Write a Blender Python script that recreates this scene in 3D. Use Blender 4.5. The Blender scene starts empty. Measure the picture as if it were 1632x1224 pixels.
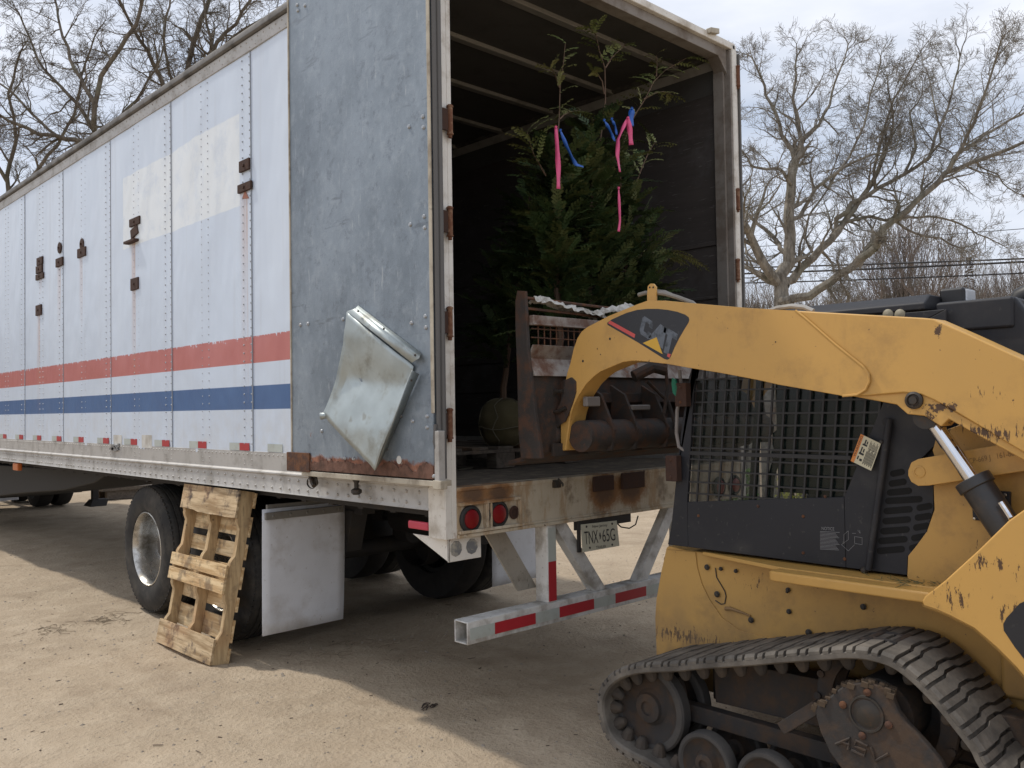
import bpy, math, random
from mathutils import Vector, Matrix, noise
from math import sin, cos, pi, radians
random.seed(7)
S = bpy.context.scene
COL = S.collection
V = Vector

# ------------------------------------------------------------------ camera
FPX = 1409.0
CP = V((-2.642, -3.220, 1.5664))
pt, yw, rl = .0275, .762, -.0158
CF = V((sin(yw)*cos(pt), cos(yw)*cos(pt), sin(pt)))
r0 = CF.cross(V((0, 0, 1))).normalized(); u0 = r0.cross(CF)
CR = cos(rl)*r0 + sin(rl)*u0
CU = -sin(rl)*r0 + cos(rl)*u0
cam = bpy.data.cameras.new('camera'); cam.sensor_width = 36; cam.lens = FPX/1632*36
cam.clip_start = .05; cam.clip_end = 2000
co = bpy.data.objects.new('camera', cam); COL.objects.link(co)
M = Matrix((CR, CU, -CF)).transposed().to_4x4(); M.translation = CP
co.matrix_world = M; S.camera = co
def at(x, y, ax, v):                       # survey helper: photo point -> point on a known plane
    d = CF + CR*(x-816)/FPX - CU*(y-612)/FPX
    i = 'XYZ'.index(ax); return CP + d*((v-CP[i])/d[i])

# ------------------------------------------------------------------ light
SUN = V((-.19, .67, 1.0)).normalized()
w = bpy.data.worlds.new('World'); S.world = w; w.use_nodes = True
nt = w.node_tree; nt.nodes.clear()
def WN(t, **k):
    n = nt.nodes.new(t)
    for a, b in k.items(): setattr(n, a, b)
    return n
wo = WN('ShaderNodeOutputWorld'); bg = WN('ShaderNodeBackground'); bg.inputs[1].default_value = .13
sky = WN('ShaderNodeTexSky', sky_type='NISHITA', sun_disc=False)
sky.sun_elevation = math.asin(SUN.z); sky.sun_rotation = math.atan2(SUN.x, SUN.y)
sky.air_density = 1.0; sky.dust_density = 2.5
tc = WN('ShaderNodeTexCoord'); mp = WN('ShaderNodeMapping'); mp.inputs['Scale'].default_value = (1, 1, 3.2)
mp.inputs['Location'].default_value = (.35, .2, .1)
nz = WN('ShaderNodeTexNoise'); nz.inputs['Scale'].default_value = 1.7; nz.inputs['Detail'].default_value = 7
nz.inputs['Roughness'].default_value = .52
cr = WN('ShaderNodeValToRGB')
cr.color_ramp.elements[0].position = .38; cr.color_ramp.elements[0].color = (5.3, 6.0, 7.3, 1)
cr.color_ramp.elements[1].position = .62; cr.color_ramp.elements[1].color = (9.9, 10.05, 10.6, 1)
mx = WN('ShaderNodeMix', data_type='RGBA'); mx.inputs[0].default_value = .88
L = nt.links.new
L(tc.outputs['Generated'], mp.inputs[0]); L(mp.outputs[0], nz.inputs[0]); L(nz.outputs[0], cr.inputs[0])
L(sky.outputs[0], mx.inputs[6]); L(cr.outputs[0], mx.inputs[7]); L(mx.outputs[2], bg.inputs[0]); L(bg.outputs[0], wo.inputs[0])
sl = bpy.data.lights.new('sun', 'SUN'); sl.energy = 2.9; sl.angle = radians(2.2); sl.color = (1, .94, .85)
so = bpy.data.objects.new('sun', sl); COL.objects.link(so)
so.rotation_euler = (-SUN).to_track_quat('-Z', 'Y').to_euler(); so.location = SUN*50
S.view_settings.view_transform = 'Standard'; S.view_settings.look = 'None'
S.view_settings.exposure = -.17; S.view_settings.gamma = 1
S.render.engine = 'CYCLES'

# ------------------------------------------------------------------ node helper
class N:
    def __init__(s, name):
        s.m = bpy.data.materials.new(name); s.m.use_nodes = True
        s.t = s.m.node_tree; s.b = s.t.nodes['Principled BSDF']; s.pos = None
    def n(s, t, **k):
        n = s.t.nodes.new(t)
        for a, b in k.items(): setattr(n, a, b)
        return n
    def put(s, sock, v):
        if v is None: return
        if hasattr(v, 'is_linked') or hasattr(v, 'links'): s.t.links.new(v, sock)
        elif isinstance(v, (tuple, list)) and len(v) == 3 and sock.type == 'RGBA': sock.default_value = (*v, 1)
        else: sock.default_value = v
    def P(s):
        if s.pos is None: s.pos = s.n('ShaderNodeNewGeometry').outputs['Position']
        return s.pos
    def map(s, scale=(1, 1, 1), loc=(0, 0, 0), rot=(0, 0, 0)):
        m = s.n('ShaderNodeMapping'); s.put(m.inputs[0], s.P())
        m.inputs['Scale'].default_value = scale; m.inputs['Location'].default_value = loc; m.inputs['Rotation'].default_value = rot
        return m.outputs[0]
    def noise(s, sc, det=4, ro=.55, v=None, dist=0):
        n = s.n('ShaderNodeTexNoise'); s.put(n.inputs['Vector'], v if v is not None else s.P())
        n.inputs['Scale'].default_value = sc; n.inputs['Detail'].default_value = det
        n.inputs['Roughness'].default_value = ro; n.inputs['Distortion'].default_value = dist
        return n.outputs[0]
    def vor(s, sc, v=None, feat='F1', rnd=1):
        n = s.n('ShaderNodeTexVoronoi', feature=feat); s.put(n.inputs['Vector'], v if v is not None else s.P())
        n.inputs['Scale'].default_value = sc; n.inputs['Randomness'].default_value = rnd
        return n.outputs['Distance']
    def f(s, op, a, b=0, c=0):
        n = s.n('ShaderNodeMath', operation=op)
        for i, v in enumerate((a, b, c)): s.put(n.inputs[i], v)
        return n.outputs[0]
    def ss(s, x, a, b):                    # smoothstep a..b (a may exceed b)
        n = s.n('ShaderNodeMapRange', interpolation_type='SMOOTHSTEP')
        s.put(n.inputs[0], x)
        if a < b: vals = (a, b, 0, 1)
        else: vals = (b, a, 1, 0)
        for i, v in enumerate(vals): n.inputs[i+1].default_value = v
        return n.outputs[0]
    def xyz(s):
        n = s.n('ShaderNodeSeparateXYZ'); s.put(n.inputs[0], s.P()); return n.outputs
    def mix(s, f, a, b, mode='MIX'):
        n = s.n('ShaderNodeMix', data_type='RGBA', blend_type=mode)
        s.put(n.inputs[0], f); s.put(n.inputs[6], a); s.put(n.inputs[7], b); return n.outputs[2]
    def mul(s, *a):
        r = a[0]
        for b in a[1:]: r = s.f('MULTIPLY', r, b)
        return r
    def out(s, col=None, rough=.6, metal=0, bump=None, bs=.3, bd=.01, spec=None):
        b = s.b
        s.put(b.inputs['Base Color'], col); s.put(b.inputs['Roughness'], rough); s.put(b.inputs['Metallic'], metal)
        if spec is not None: b.inputs['Specular IOR Level'].default_value = spec
        if bump is not None:
            n = s.n('ShaderNodeBump'); n.inputs['Strength'].default_value = bs; n.inputs['Distance'].default_value = bd
            s.put(n.inputs['Height'], bump); s.put(b.inputs['Normal'], n.outputs[0])
        return s.m

def weather(name, base, rough=.6, metal=0, var=.12, vs=3, dirt=(.12, .09, .06), da=.5, ds=2.5, th=.5, rust=0, rs=6,
            bs=.15, bscale=60, streak=False, spec=None, fine=True, scratch=0):
    g = N(name)
    v = g.map((1, 1, .12)) if streak else None
    n1 = g.noise(vs, 5, v=v); n2 = g.noise(ds*2.3, 8, .65); n3 = g.noise(bscale, 3)
    d = tuple(c*(1-var*2) for c in base); l = tuple(min(1, c*(1+var)) for c in base)
    c = g.mix(n1, d, l)
    dm = g.mul(g.ss(n2, th, th+.25), da)
    c = g.mix(dm, c, dirt)
    rg = g.f('ADD', rough, g.mul(dm, .25))
    if fine:
        sp = g.mul(g.ss(g.noise(bscale*.7, 2), .66, .74), .5)
        c = g.mix(sp, c, dirt)
    if rust:
        rm = g.ss(g.noise(rs, 8, .7), .72-rust*.3, .80-rust*.3)
        rc = g.mix(g.noise(rs*6, 4), (.10, .035, .015), (.26, .10, .04))
        c = g.mix(rm, c, rc); rg = g.mix(rm, rg, (.9, .9, .9)); 
        if metal: metal = g.mul(g.f('SUBTRACT', 1, rm), metal)
    if scratch:
        vv = g.map((1, 26, 3), rot=(.5, 0, 0)); sm = g.ss(g.noise(2.2, 5, .6, v=vv), .70, .73)
        sm = g.mul(sm, g.ss(g.noise(1.7, 3), .5, .6), scratch)
        c = g.mix(sm, c, (.06, .03, .025))
    return g.out(c, rg, metal, n3, bs, .004, spec)

# ------------------------------------------------------------------ mesh builder
class MB:
    def __init__(s): s.v = []; s.f = []
    def add(s, vs, fs):
        o = len(s.v); s.v += [tuple(p) for p in vs]; s.f += [tuple(i+o for i in q) for q in fs]; return s
    def box(s, x0, x1, y0, y1, z0, z1):
        return s.obox(V(((x0+x1)/2, (y0+y1)/2, (z0+z1)/2)), V((abs(x1-x0)/2, 0, 0)), V((0, abs(y1-y0)/2, 0)), V((0, 0, abs(z1-z0)/2)))
    def obox(s, c, a, b, d):
        a, b, d = V(a), V(b), V(d); c = V(c)
        p = [c+i*a+j*b+k*d for i in (-1, 1) for j in (-1, 1) for k in (-1, 1)]
        return s.add(p, [(0, 1, 3, 2), (4, 6, 7, 5), (0, 4, 5, 1), (2, 3, 7, 6), (0, 2, 6, 4), (1, 5, 7, 3)])
    def prism(s, poly, ext):
        n = len(poly); e = V(ext); p = [V(q) for q in poly]
        return s.add(p+[q+e for q in p], [tuple(range(n)), tuple(range(2*n-1, n-1, -1))]+[(i, i+n, (i+1) % n+n, (i+1) % n) for i in range(n)])
    def bar(s, a, b, w, h, up=(0, 0, 1)):
        a, b = V(a), V(b); d = b-a; u = V(up); r = d.cross(u).normalized(); u = r.cross(d).normalized()
        return s.obox((a+b)/2, r*w/2, d/2, u*h/2)
    def tube(s, path, rad, n=8, cap=True):
        pts = [V(p) for p in path]; m = len(pts)
        rs = rad if isinstance(rad, (list, tuple)) else [rad]*m
        u = None; vs = []; fs = []
        for i, p in enumerate(pts):
            t = (pts[min(i+1, m-1)]-pts[max(i-1, 0)])
            if t.length < 1e-9: t = V((0, 0, 1))
            t.normalize()
            if u is None: u = t.orthogonal().normalized()
            u = (u-t*u.dot(t)); u = u.normalized() if u.length > 1e-6 else t.orthogonal().normalized()
            w_ = t.cross(u)
            for k in range(n):
                a = 2*pi*k/n; vs.append(p+(u*cos(a)+w_*sin(a))*rs[i])
        for i in range(m-1):
            for k in range(n):
                fs.append((i*n+k, i*n+(k+1) % n, (i+1)*n+(k+1) % n, (i+1)*n+k))
        if cap: fs += [tuple(range(n-1, -1, -1)), tuple((m-1)*n+k for k in range(n))]
        return s.add(vs, fs)
    def cyl(s, a, b, r, n=20): return s.tube([a, b], r, n)
    def lathe(s, c, ax, prof, n=32, closed=False):
        c = V(c); ax = V(ax).normalized(); u = ax.orthogonal().normalized(); w_ = ax.cross(u)
        vs = [c+ax*h+(u*cos(2*pi*k/n)+w_*sin(2*pi*k/n))*r for (r, h) in prof for k in range(n)]
        m = len(prof); fs = []
        for i in range(m if closed else m-1):
            j = (i+1) % m
            for k in range(n): fs.append((i*n+k, i*n+(k+1) % n, j*n+(k+1) % n, j*n+k))
        return s.add(vs, fs)
    def rivet(s, p, nrm, r=.006, h=.004, n=6):
        p = V(p); nrm = V(nrm); u = nrm.orthogonal().normalized(); w_ = nrm.cross(u)
        a = [p+(u*cos(2*pi*k/n)+w_*sin(2*pi*k/n))*r for k in range(n)]
        b = [p+(u*cos(2*pi*k/n)+w_*sin(2*pi*k/n))*r*.6+nrm*h for k in range(n)]
        return s.add(a+b, [(k, (k+1) % n, n+(k+1) % n, n+k) for k in range(n)]+[tuple(range(n, 2*n))])
    def build(s, name, mat, parent=None, bevel=0, seg=2, smooth=35, loc=None, solid=0, subs=0):
        me = bpy.data.meshes.new(name)
        off = V((0, 0, 0)); p = parent
        while p is not None: off += V(p.location); p = p.parent
        if loc is not None and parent is None: off = V(loc)
        me.from_pydata([(a[0]-off[0], a[1]-off[1], a[2]-off[2]) for a in s.v], [], s.f)
        me.materials.append(mat)
        if smooth:
            me.polygons.foreach_set('use_smooth', [True]*len(me.polygons))
            me.set_sharp_from_angle(angle=radians(smooth))
        me.update()
        o = bpy.data.objects.new(name, me); COL.objects.link(o)
        if parent is not None: o.parent = parent
        else: o.location = off
        if solid:
            m = o.modifiers.new('solid', 'SOLIDIFY'); m.thickness = solid; m.offset = 0
        if bevel:
            m = o.modifiers.new('bevel', 'BEVEL'); m.width = bevel; m.segments = seg; m.limit_method = 'ANGLE'
            m.angle_limit = radians(40); m.harden_normals = True
        return o
def tag(o, label=None, cat=None, group=None, kind=None):
    if label: o['label'] = label
    if cat: o['category'] = cat
    if group: o['group'] = group
    if kind: o['kind'] = kind
    return o
def empty(name, loc, label, cat, group=None):
    o = bpy.data.objects.new(name, None); COL.objects.link(o); o.location = loc; o.empty_display_size = .2
    return tag(o, label, cat, group)
def copy_tree(o, parent=None):
    c = o.copy(); COL.objects.link(c)
    if parent is not None: c.parent = parent
    for ch in [x for x in list(COL.objects) if x.parent == o]: copy_tree(ch, c)
    return c
def text_mb(txt, org, ex, ey, nrm, depth, mbx=None, font_bold=0, sx=1):
    cu = bpy.data.curves.new('t', 'FONT'); cu.body = txt; cu.size = 1; cu.extrude = 0; cu.offset = font_bold
    to = bpy.data.objects.new('t', cu); COL.objects.link(to)
    dg = bpy.context.evaluated_depsgraph_get(); me = bpy.data.meshes.new_from_object(to.evaluated_get(dg))
    xs = [v.co.x for v in me.vertices] or [0, 1]; ys = [v.co.y for v in me.vertices] or [0, 1]
    x0, x1, y0, y1 = min(xs), max(xs), min(ys), max(ys)
    mbx = mbx or MB(); org, ex, ey, nrm = V(org), V(ex), V(ey), V(nrm)
    vs = [org+ex*((v.co.x-x0)/(x1-x0))+ey*((v.co.y-y0)/(y1-y0))+nrm*depth for v in me.vertices]
    mbx.add(vs, [tuple(p.vertices) for p in me.polygons])
    bpy.data.objects.remove(to); bpy.data.meshes.remove(me); bpy.data.curves.remove(cu)
    return mbx
def pX(pts, X): return [at(a, b, 'X', X) for a, b in pts]
def pY(pts, Y): return [at(a, b, 'Y', Y) for a, b in pts]

# ------------------------------------------------------------------ materials
def m_side():
    g = N('trailer_side_paint'); x, y, z = g.xyz()
    wob = g.noise(9, 6, .6); zr = g.f('ADD', z, g.mul(g.f('SUBTRACT', g.noise(7, 3, v=g.map((1, 1, .1))), .5), .03))
    c = g.mix(g.noise(1.1, 5, v=g.map((1, 1, .25))), (.55, .635, .76), (.635, .705, .80))
    # dust rising from the road along the bottom, streaks
    lowm = g.mul(g.ss(z, 1.9, 1.25), g.ss(wob, .35, .7), .35)
    c = g.mix(lowm, c, (.50, .49, .46))
    st = g.mul(g.ss(g.noise(11, 4, v=g.map((1, 1, .04))), .55, .75), .22)
    c = g.mix(st, c, (.42, .43, .45))
    # bare patch left by a removed sign
    pm = g.mul(g.ss(y, 2.035, 2.05), g.ss(y, 4.06, 4.045), g.ss(zr, 2.885, 2.895),
               g.ss(g.f('ADD', zr, g.mul(g.ss(y, 3.1, 2.6), -.02)), 3.475, 3.46))
    pc = g.mix(g.ss(g.noise(5, 7, .7), .45, .7), (.76, .80, .82), (.64, .70, .77))
    c = g.mix(g.mul(pm, .9), c, pc)
    # stripes
    red = g.mul(g.ss(z, 1.872, 1.876), g.ss(g.f('ADD', z, g.mul(g.ss(g.noise(22, 5, .7), .5, .75), .035)), 2.045, 2.04))
    blu = g.mul(g.ss(z, 1.583, 1.587), g.ss(z, 1.734, 1.730))
    c = g.mix(red, c, g.mix(g.noise(4, 5), (.43, .125, .115), (.52, .185, .165)))
    c = g.mix(blu, c, g.mix(g.noise(4, 5), (.045, .105, .25), (.07, .15, .32)))
    # rust runs under the old bracket plates
    for (yy, zt, zb, a) in ((6.31, 2.58, 1.4, .6), (5.68, 2.98, 2.2, .5), (5.06, 3.0, 2.2, .5), (3.84, 2.98, 1.5, .75), (1.99, 2.98, 1.4, .5), (6.25, 3.0, 2.7, .5)):
        wdt = g.f('ABSOLUTE', g.f('SUBTRACT', g.f('ADD', y, g.mul(g.f('SUBTRACT', g.noise(3, 2), .5), .03)), yy))
        core = g.f('ADD', g.mul(g.ss(wdt, .07, .0), .7), g.mul(g.ss(g.f('ABSOLUTE', g.f('SUBTRACT', y, yy-.04)), .016, .0), .9))
        m = g.mul(core, g.ss(z, zt+.02, zt-.02), g.ss(z, zb, zt), a, g.ss(g.noise(14, 4, v=g.map((1, 1, .1))), .2, .6))
        c = g.mix(m, c, (.46, .22, .09))
    b = g.f('ADD', g.noise(1.6, 3, v=g.map((1, 1, .5))), g.mul(g.noise(90, 2), .006))
    return g.out(c, .36, 0, b, .8, .05, .5)
def m_galv():
    g = N('weathered_galvanised'); x, y, z = g.xyz()
    n = g.noise(2.0, 9, .72, v=g.map((1, 1, .6))); n2 = g.noise(14, 8, .7); sp = g.vor(38)
    c = g.mix(g.ss(n, .35, .65), (.165, .20, .235), (.265, .31, .355))
    c = g.mix(g.mul(g.ss(n2, .47, .70), .32), c, (.40, .44, .475))
    c = g.mix(g.mul(g.ss(g.noise(12, 8, .8), .53, .64), .5), c, (.11, .13, .16))
    c = g.mix(g.mul(g.ss(g.noise(26, 5, .6, v=g.map((1, 1, .22))), .60, .74), .55), c, (.45, .48, .50))
    c = g.mix(g.mul(g.ss(g.noise(15, 5, .6, v=g.map((1, .18, 1), rot=(.35, 0, 0))), .63, .72), .5), c, (.07, .08, .095))
    c = g.mix(g.mul(sp, .25), c, (.20, .23, .26))
    up = g.ss(z, 2.9, 3.9); c = g.mix(g.mul(up, .25), c, (.30, .35, .40))
    e = g.f('ADD', z, g.mul(g.f('SUBTRACT', g.noise(9, 6, .7), .5), .10))
    rm = g.ss(e, 1.335, 1.315)
    rc = g.mix(g.ss(g.noise(14, 8, .7), .35, .7), (.11, .045, .03), (.34, .15, .09))
    rc = g.mix(g.ss(g.noise(22, 4), .60, .66), rc, (.30, .24, .20))
    c = g.mix(rm, c, rc)
    fl = g.mul(g.ss(g.noise(6.5, 3, v=g.map((1, 1.3, 1), loc=(3, 0, 1))), .745, .765), 1); c = g.mix(fl, c, (.25, .09, .05))
    return g.out(c, g.f('ADD', .5, g.mul(rm, .4)), g.mul(g.f('SUBTRACT', 1, rm), .45), g.f('ADD', n2, g.mul(rm, g.noise(30, 6))), .25, .01)
def m_ground():
    g = N('packed_sandy_dirt')
    a = g.noise(.5, 7, .6); b = g.noise(4, 8, .62); c3 = g.noise(38, 5, .6); 
    c = g.mix(g.ss(a, .3, .7), (.38, .302, .215), (.46, .37, .268))
    c = g.mix(g.mul(g.ss(b, .42, .7), .55), c, (.51, .42, .31))
    c = g.mix(g.mul(g.ss(g.noise(1.7, 6, .6), .52, .68), .5), c, (.28, .215, .15))
    c = g.mix(g.mul(g.ss(g.noise(2.6, 5, .6, v=g.map((.5, .12, 1), rot=(0, 0, .3))), .55, .7), .35), c, (.23, .17, .12))
    c = g.mix(g.mul(g.ss(c3, .56, .70), .42), c, (.19, .147, .105))
    c = g.mix(g.mul(g.ss(g.noise(160, 2), .60, .72), .6), c, (.48, .43, .36))
    c = g.mix(g.mul(g.ss(g.vor(26), .16, .05), g.ss(g.noise(3), .5, .62), .8), c, (.10, .075, .055))
    x, y, z = g.xyz(); wx = g.f('ADD', x, g.mul(g.f('SUBTRACT', g.noise(.6, 2), .5), .5))
    for (x0, k, wd) in ((-1.25, .10, .16), (-.60, .02, .12), (-2.2, .06, .15)):
        d = g.f('ABSOLUTE', g.f('ADD', g.f('SUBTRACT', wx, x0), g.mul(y, k))); c = g.mix(g.mul(g.ss(d, wd, wd*.5), .35, g.ss(g.noise(9, 4), .3, .6)), c, (.47, .385, .285))
    h = g.f('ADD', g.mul(b, .7), g.f('ADD', g.mul(c3, .32), g.mul(g.noise(150, 3), .10)))
    return g.out(c, .95, 0, h, 1.0, .05, .12)
def m_wood(name, l, d, sc=1, stain=.6, vert=False):
    g = N(name)
    gr = g.noise(26*sc, 7, .68, v=g.map((1, 1, .10) if vert else (1, .09, 1)))
    c = g.mix(g.ss(gr, .36, .62), d, l); c = g.mix(g.mul(g.ss(g.noise(60*sc, 4, .7, v=g.map((1, 1, .05) if vert else (1, .05, 1))), .56, .66), .55), c, tuple(q*.45 for q in d))
    c = g.mix(g.mul(g.ss(g.noise(8, 7, .65), .50, .66), stain), c, (.07, .05, .04))
    c = g.mix(g.mul(g.ss(g.noise(2.5, 4), .5, .7), .35), c, (.42, .21, .09))
    c = g.mix(g.mul(g.ss(g.vor(9), .10, .04), .6), c, (.06, .04, .03))
    return g.out(c, .8, 0, gr, .3, .004)
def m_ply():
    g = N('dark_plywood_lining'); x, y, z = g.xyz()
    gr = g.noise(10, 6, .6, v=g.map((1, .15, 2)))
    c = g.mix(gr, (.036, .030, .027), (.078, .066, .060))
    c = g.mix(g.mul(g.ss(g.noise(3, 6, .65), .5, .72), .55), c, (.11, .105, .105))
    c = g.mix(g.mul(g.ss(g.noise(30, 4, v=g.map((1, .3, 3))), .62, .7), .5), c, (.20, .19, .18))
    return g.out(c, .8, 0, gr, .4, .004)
def m_sill():
    g = N('rusted_white_sill'); x, y, z = g.xyz()
    c = g.mix(g.noise(6, 6), (.42, .36, .26), (.62, .56, .45))
    c = g.mix(g.mul(g.ss(g.noise(9, 7, .7, v=g.map((1, 1, .25))), .45, .62), .7), c, (.33, .20, .09))
    c = g.mix(g.mul(g.ss(g.noise(5, 7, .7), .52, .66), .8), c, (.20, .15, .10))
    for (xx, zz, rx, rz) in ((.16, 1.155, .11, .05), (.33, 1.15, .10, .05), (1.13, 1.10, .13, .11), (1.36, 1.10, .14, .10)):
        dx = g.f('DIVIDE', g.f('SUBTRACT', x, xx), rx); dz = g.f('DIVIDE', g.f('SUBTRACT', z, zz), rz)
        d = g.f('SQRT', g.f('ADD', g.mul(dx, dx), g.mul(dz, dz)))
        d = g.f('ADD', d, g.mul(g.f('SUBTRACT', g.noise(25, 5, .7), .5), .9))
        c = g.mix(g.ss(d, 1.25, .75), c, (.26, .13, .05)); c = g.mix(g.mul(g.ss(d, .9, .4), .75), c, (.08, .05, .035))
    c = g.mix(g.ss(g.noise(13, 8, .7), .64, .69), c, (.09, .045, .025))
    c = g.mix(g.mul(g.ss(z, 1.19, 1.20), .85), c, (.10, .085, .07))
    return g.out(c, .8, 0, g.noise(25, 7, .7), .5, .006)
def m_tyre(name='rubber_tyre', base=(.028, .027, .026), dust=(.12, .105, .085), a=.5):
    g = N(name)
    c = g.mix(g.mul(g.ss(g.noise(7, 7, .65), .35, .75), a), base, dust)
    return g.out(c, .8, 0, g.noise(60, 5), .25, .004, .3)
def yz(px, py, X=.45): p = at(px, py, 'X', X); return (p.y, p.z)
MARKS = [(*yz(1530, 945), .11, .06, .50, .75), (*yz(1585, 895), .12, .035, .50, -.2), (*yz(1475, 655), .05, .04, .44, None), (*yz(1560, 690), .14, .03, .47, .55), (*yz(1570, 630), .12, .04, .54, .2),
         (*yz(1500, 650), .05, .02, .45, None), (*yz(1620, 975), .1, .08, .55, .7), (*yz(1200, 930, .7), .3, .2, .60, .3), (*yz(1100, 1015, .7), .25, .04, .47, -.3), (*yz(1025, 576), .05, .01, .46, None), (*yz(1493, 525), .012, .02, .45, None)]
def m_yellow(name='yellow_machine_paint', base=(.61, .35, .095), dirt=.4, scratch=.0):
    g = N(name); x, y, z = g.xyz()
    c = g.mix(g.noise(1.6, 6), tuple(q*.86 for q in base), base)
    c = g.mix(g.mul(g.ss(g.noise(4, 8, .7), .48, .72), dirt), c, (.22, .13, .055))
    sm = g.mul(g.ss(g.noise(1.6, 6, .62, v=g.map((1, 22, 4), rot=(.62, 0, 0))), .655, .675), g.ss(g.noise(2.1, 4, .6, v=g.map(loc=(3, 1, 2))), .52, .60), scratch)
    c = g.mix(sm, c, (.055, .028, .022))
    c = g.mix(g.mul(g.ss(g.noise(2.2, 7, .6), .40, .75), .35), c, (.48, .29, .09))
    c = g.mix(g.mul(g.ss(g.noise(9, 6, .7, v=g.map((1, 1, .2))), .58, .72), .22), c, (.26, .14, .05))
    c = g.mix(g.mul(g.ss(g.noise(55, 3), .71, .75), .7), c, (.12, .06, .035))
    for (yy, zz, ry, rz, th, rot) in MARKS:
        dy = g.f('DIVIDE', g.f('SUBTRACT', y, yy), ry); dz = g.f('DIVIDE', g.f('SUBTRACT', z, zz), rz)
        d = g.f('SQRT', g.f('ADD', g.mul(dy, dy), g.mul(dz, dz)))
        nn = g.noise(7, 8, .75, v=g.map((1, 9, 2.2) if rot is not None else (1, 3, 3), rot=(rot or 0, 0, 0), loc=(yy*7, zz*3, 1)))
        mk = g.ss(g.f('SUBTRACT', nn, g.mul(d, .13)), th-.025, th-.005)
        c = g.mix(g.mul(mk, .92), c, (.045, .022, .018))
    low = g.mul(g.ss(z, .85, .45), .75, g.ss(g.noise(6, 6), .25, .7)); c = g.mix(low, c, (.20, .135, .075))
    return g.out(c, g.f('ADD', .42, g.mul(low, .4)), 0, g.noise(1.3, 2), .12, .02, .45)
def m_bark(name, d, l):
    g = N(name)
    c = g.mix(g.ss(g.noise(7, 7, .7, v=g.map((1, 1, .35))), .35, .68), d, l)
    c = g.mix(g.mul(g.ss(g.noise(1.2, 5), .5, .7), .4), c, (.16, .17, .12))
    return g.out(c, .95, 0, g.noise(20, 6, .7), .5, .02, .1)
def m_leaf(name, a, b):
    g = N(name); o = g.n('ShaderNodeObjectInfo')
    c = g.mix(g.ss(g.noise(5, 4), .35, .65), a, b)
    c = g.mix(g.mul(g.ss(g.noise(17, 3), .55, .7), .5), c, (.10, .085, .02))
    m = g.out(c, .55, 0, None, spec=.3); g.b.inputs['Transmission Weight'].default_value = 0
    return m
def plain(name, c, r=.6, m=0, em=None, spec=None):
    g = N(name); 
    n = g.mix(g.noise(12, 4), tuple(q*.82 for q in c), c)
    return g.out(n, r, m, None, spec=spec)

SIDE = m_side(); GALV = m_galv(); GROUND = m_ground(); PLY = m_ply(); SILL = m_sill()
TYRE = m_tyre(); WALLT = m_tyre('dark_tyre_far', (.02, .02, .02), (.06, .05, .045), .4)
RAIL = weather('weathered_aluminium_rail', (.47, .455, .43), .5, .25, dirt=(.22, .20, .17), da=.6, th=.45, bs=.1)
TOPR = weather('top_rail_aluminium', (.36, .34, .31), .5, .35, dirt=(.13, .12, .10), da=.8, th=.42, bs=.1)
FRAMEW = weather('chipped_white_frame', (.74, .71, .65), .5, 0, dirt=(.30, .24, .17), da=.7, th=.45, rust=.28, rs=9, streak=True)
BUMPW = weather('dirty_white_steel', (.68, .68, .66), .5, 0, dirt=(.22, .19, .15), da=.8, th=.42, rust=.15, rs=8)
DARKST = weather('dark_underbody_steel', (.032, .029, .027), .8, 0, dirt=(.07, .055, .04), da=.7)
RUSTY = weather('rusty_iron', (.075, .038, .026), .85, .1, dirt=(.17, .075, .035), da=.9, ds=9, th=.4, bs=.5)
RUSTD = weather('dark_rusted_plate', (.055, .028, .02), .85, .1, dirt=(.09, .045, .03), da=.7, ds=12, th=.45, bs=.4)
SHINY = weather('bright_galvanised_sheet', (.44, .49, .49), .44, .65, var=.2, vs=5, dirt=(.20, .18, .13), da=.65, ds=2.6, th=.50, bs=.12, bscale=14, rust=.05)
CREAMT = weather('aged_cream_trim', (.48, .43, .34), .6, 0, dirt=(.16, .12, .08), da=.7, th=.42, rust=.1)
RIV = plain('shade_grey_rivet', (.36, .39, .43), .5); SEAML = plain('dark_panel_seam', (.34, .37, .41), .7)  # rivets darkened so that their shading sits in the colour
EDGEM = weather('dark_roof_edge', (.16, .15, .14), .6, .3, dirt=(.06, .055, .05), da=.8, th=.4)
JAMB = weather('shade_painted_jamb', (.24, .215, .19), .7, 0, dirt=(.12, .09, .065), da=.7, th=.42, rust=.12, streak=True)  # shade on the inner jamb and header is put into this darker colour
SEAL = plain('grey_rubber_seal', (.12, .115, .11), .7)
ALU = weather('polished_aluminium_rim', (.60, .59, .56), .25, .85, dirt=(.13, .11, .08), da=.95, ds=2.6, th=.47, bs=.1)
FLAPW = weather('scuffed_white_flap', (.66, .68, .72), .5, 0, dirt=(.33, .30, .27), da=.6, ds=1.2, th=.45, bs=.08)
REDT = plain('red_reflective_tape', (.42, .025, .035), .4); WHT = weather('silver_reflective_tape', (.46, .50, .47), .4, .1, dirt=(.30, .29, .24), da=.7)
REDL = plain('red_lamp_lens', (.20, .008, .012), .3); BLKR = plain('black_rubber', (.022, .021, .02), .7)
PAPER = weather('torn_paper_label', (.62, .61, .57), .8, 0, dirt=(.35, .32, .27), da=.8, th=.4)
YEL = m_yellow(); YELF = m_yellow('yellow_chassis_paint', (.55, .32, .088), .55, .0)
BLK = weather('matt_black_cab_paint', (.021, .022, .027), .55, 0, dirt=(.07, .065, .06), da=.45, ds=1.6, bs=.08, spec=.35)
BLKP = plain('black_plastic', (.015, .015, .017), .45)
CHROME = plain('chromed_piston_rod', (.80, .81, .84), .12, 1)
GREASE = weather('greasy_steel', (.05, .045, .04), .5, .4, dirt=(.10, .06, .035), da=.7, ds=8)
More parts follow.
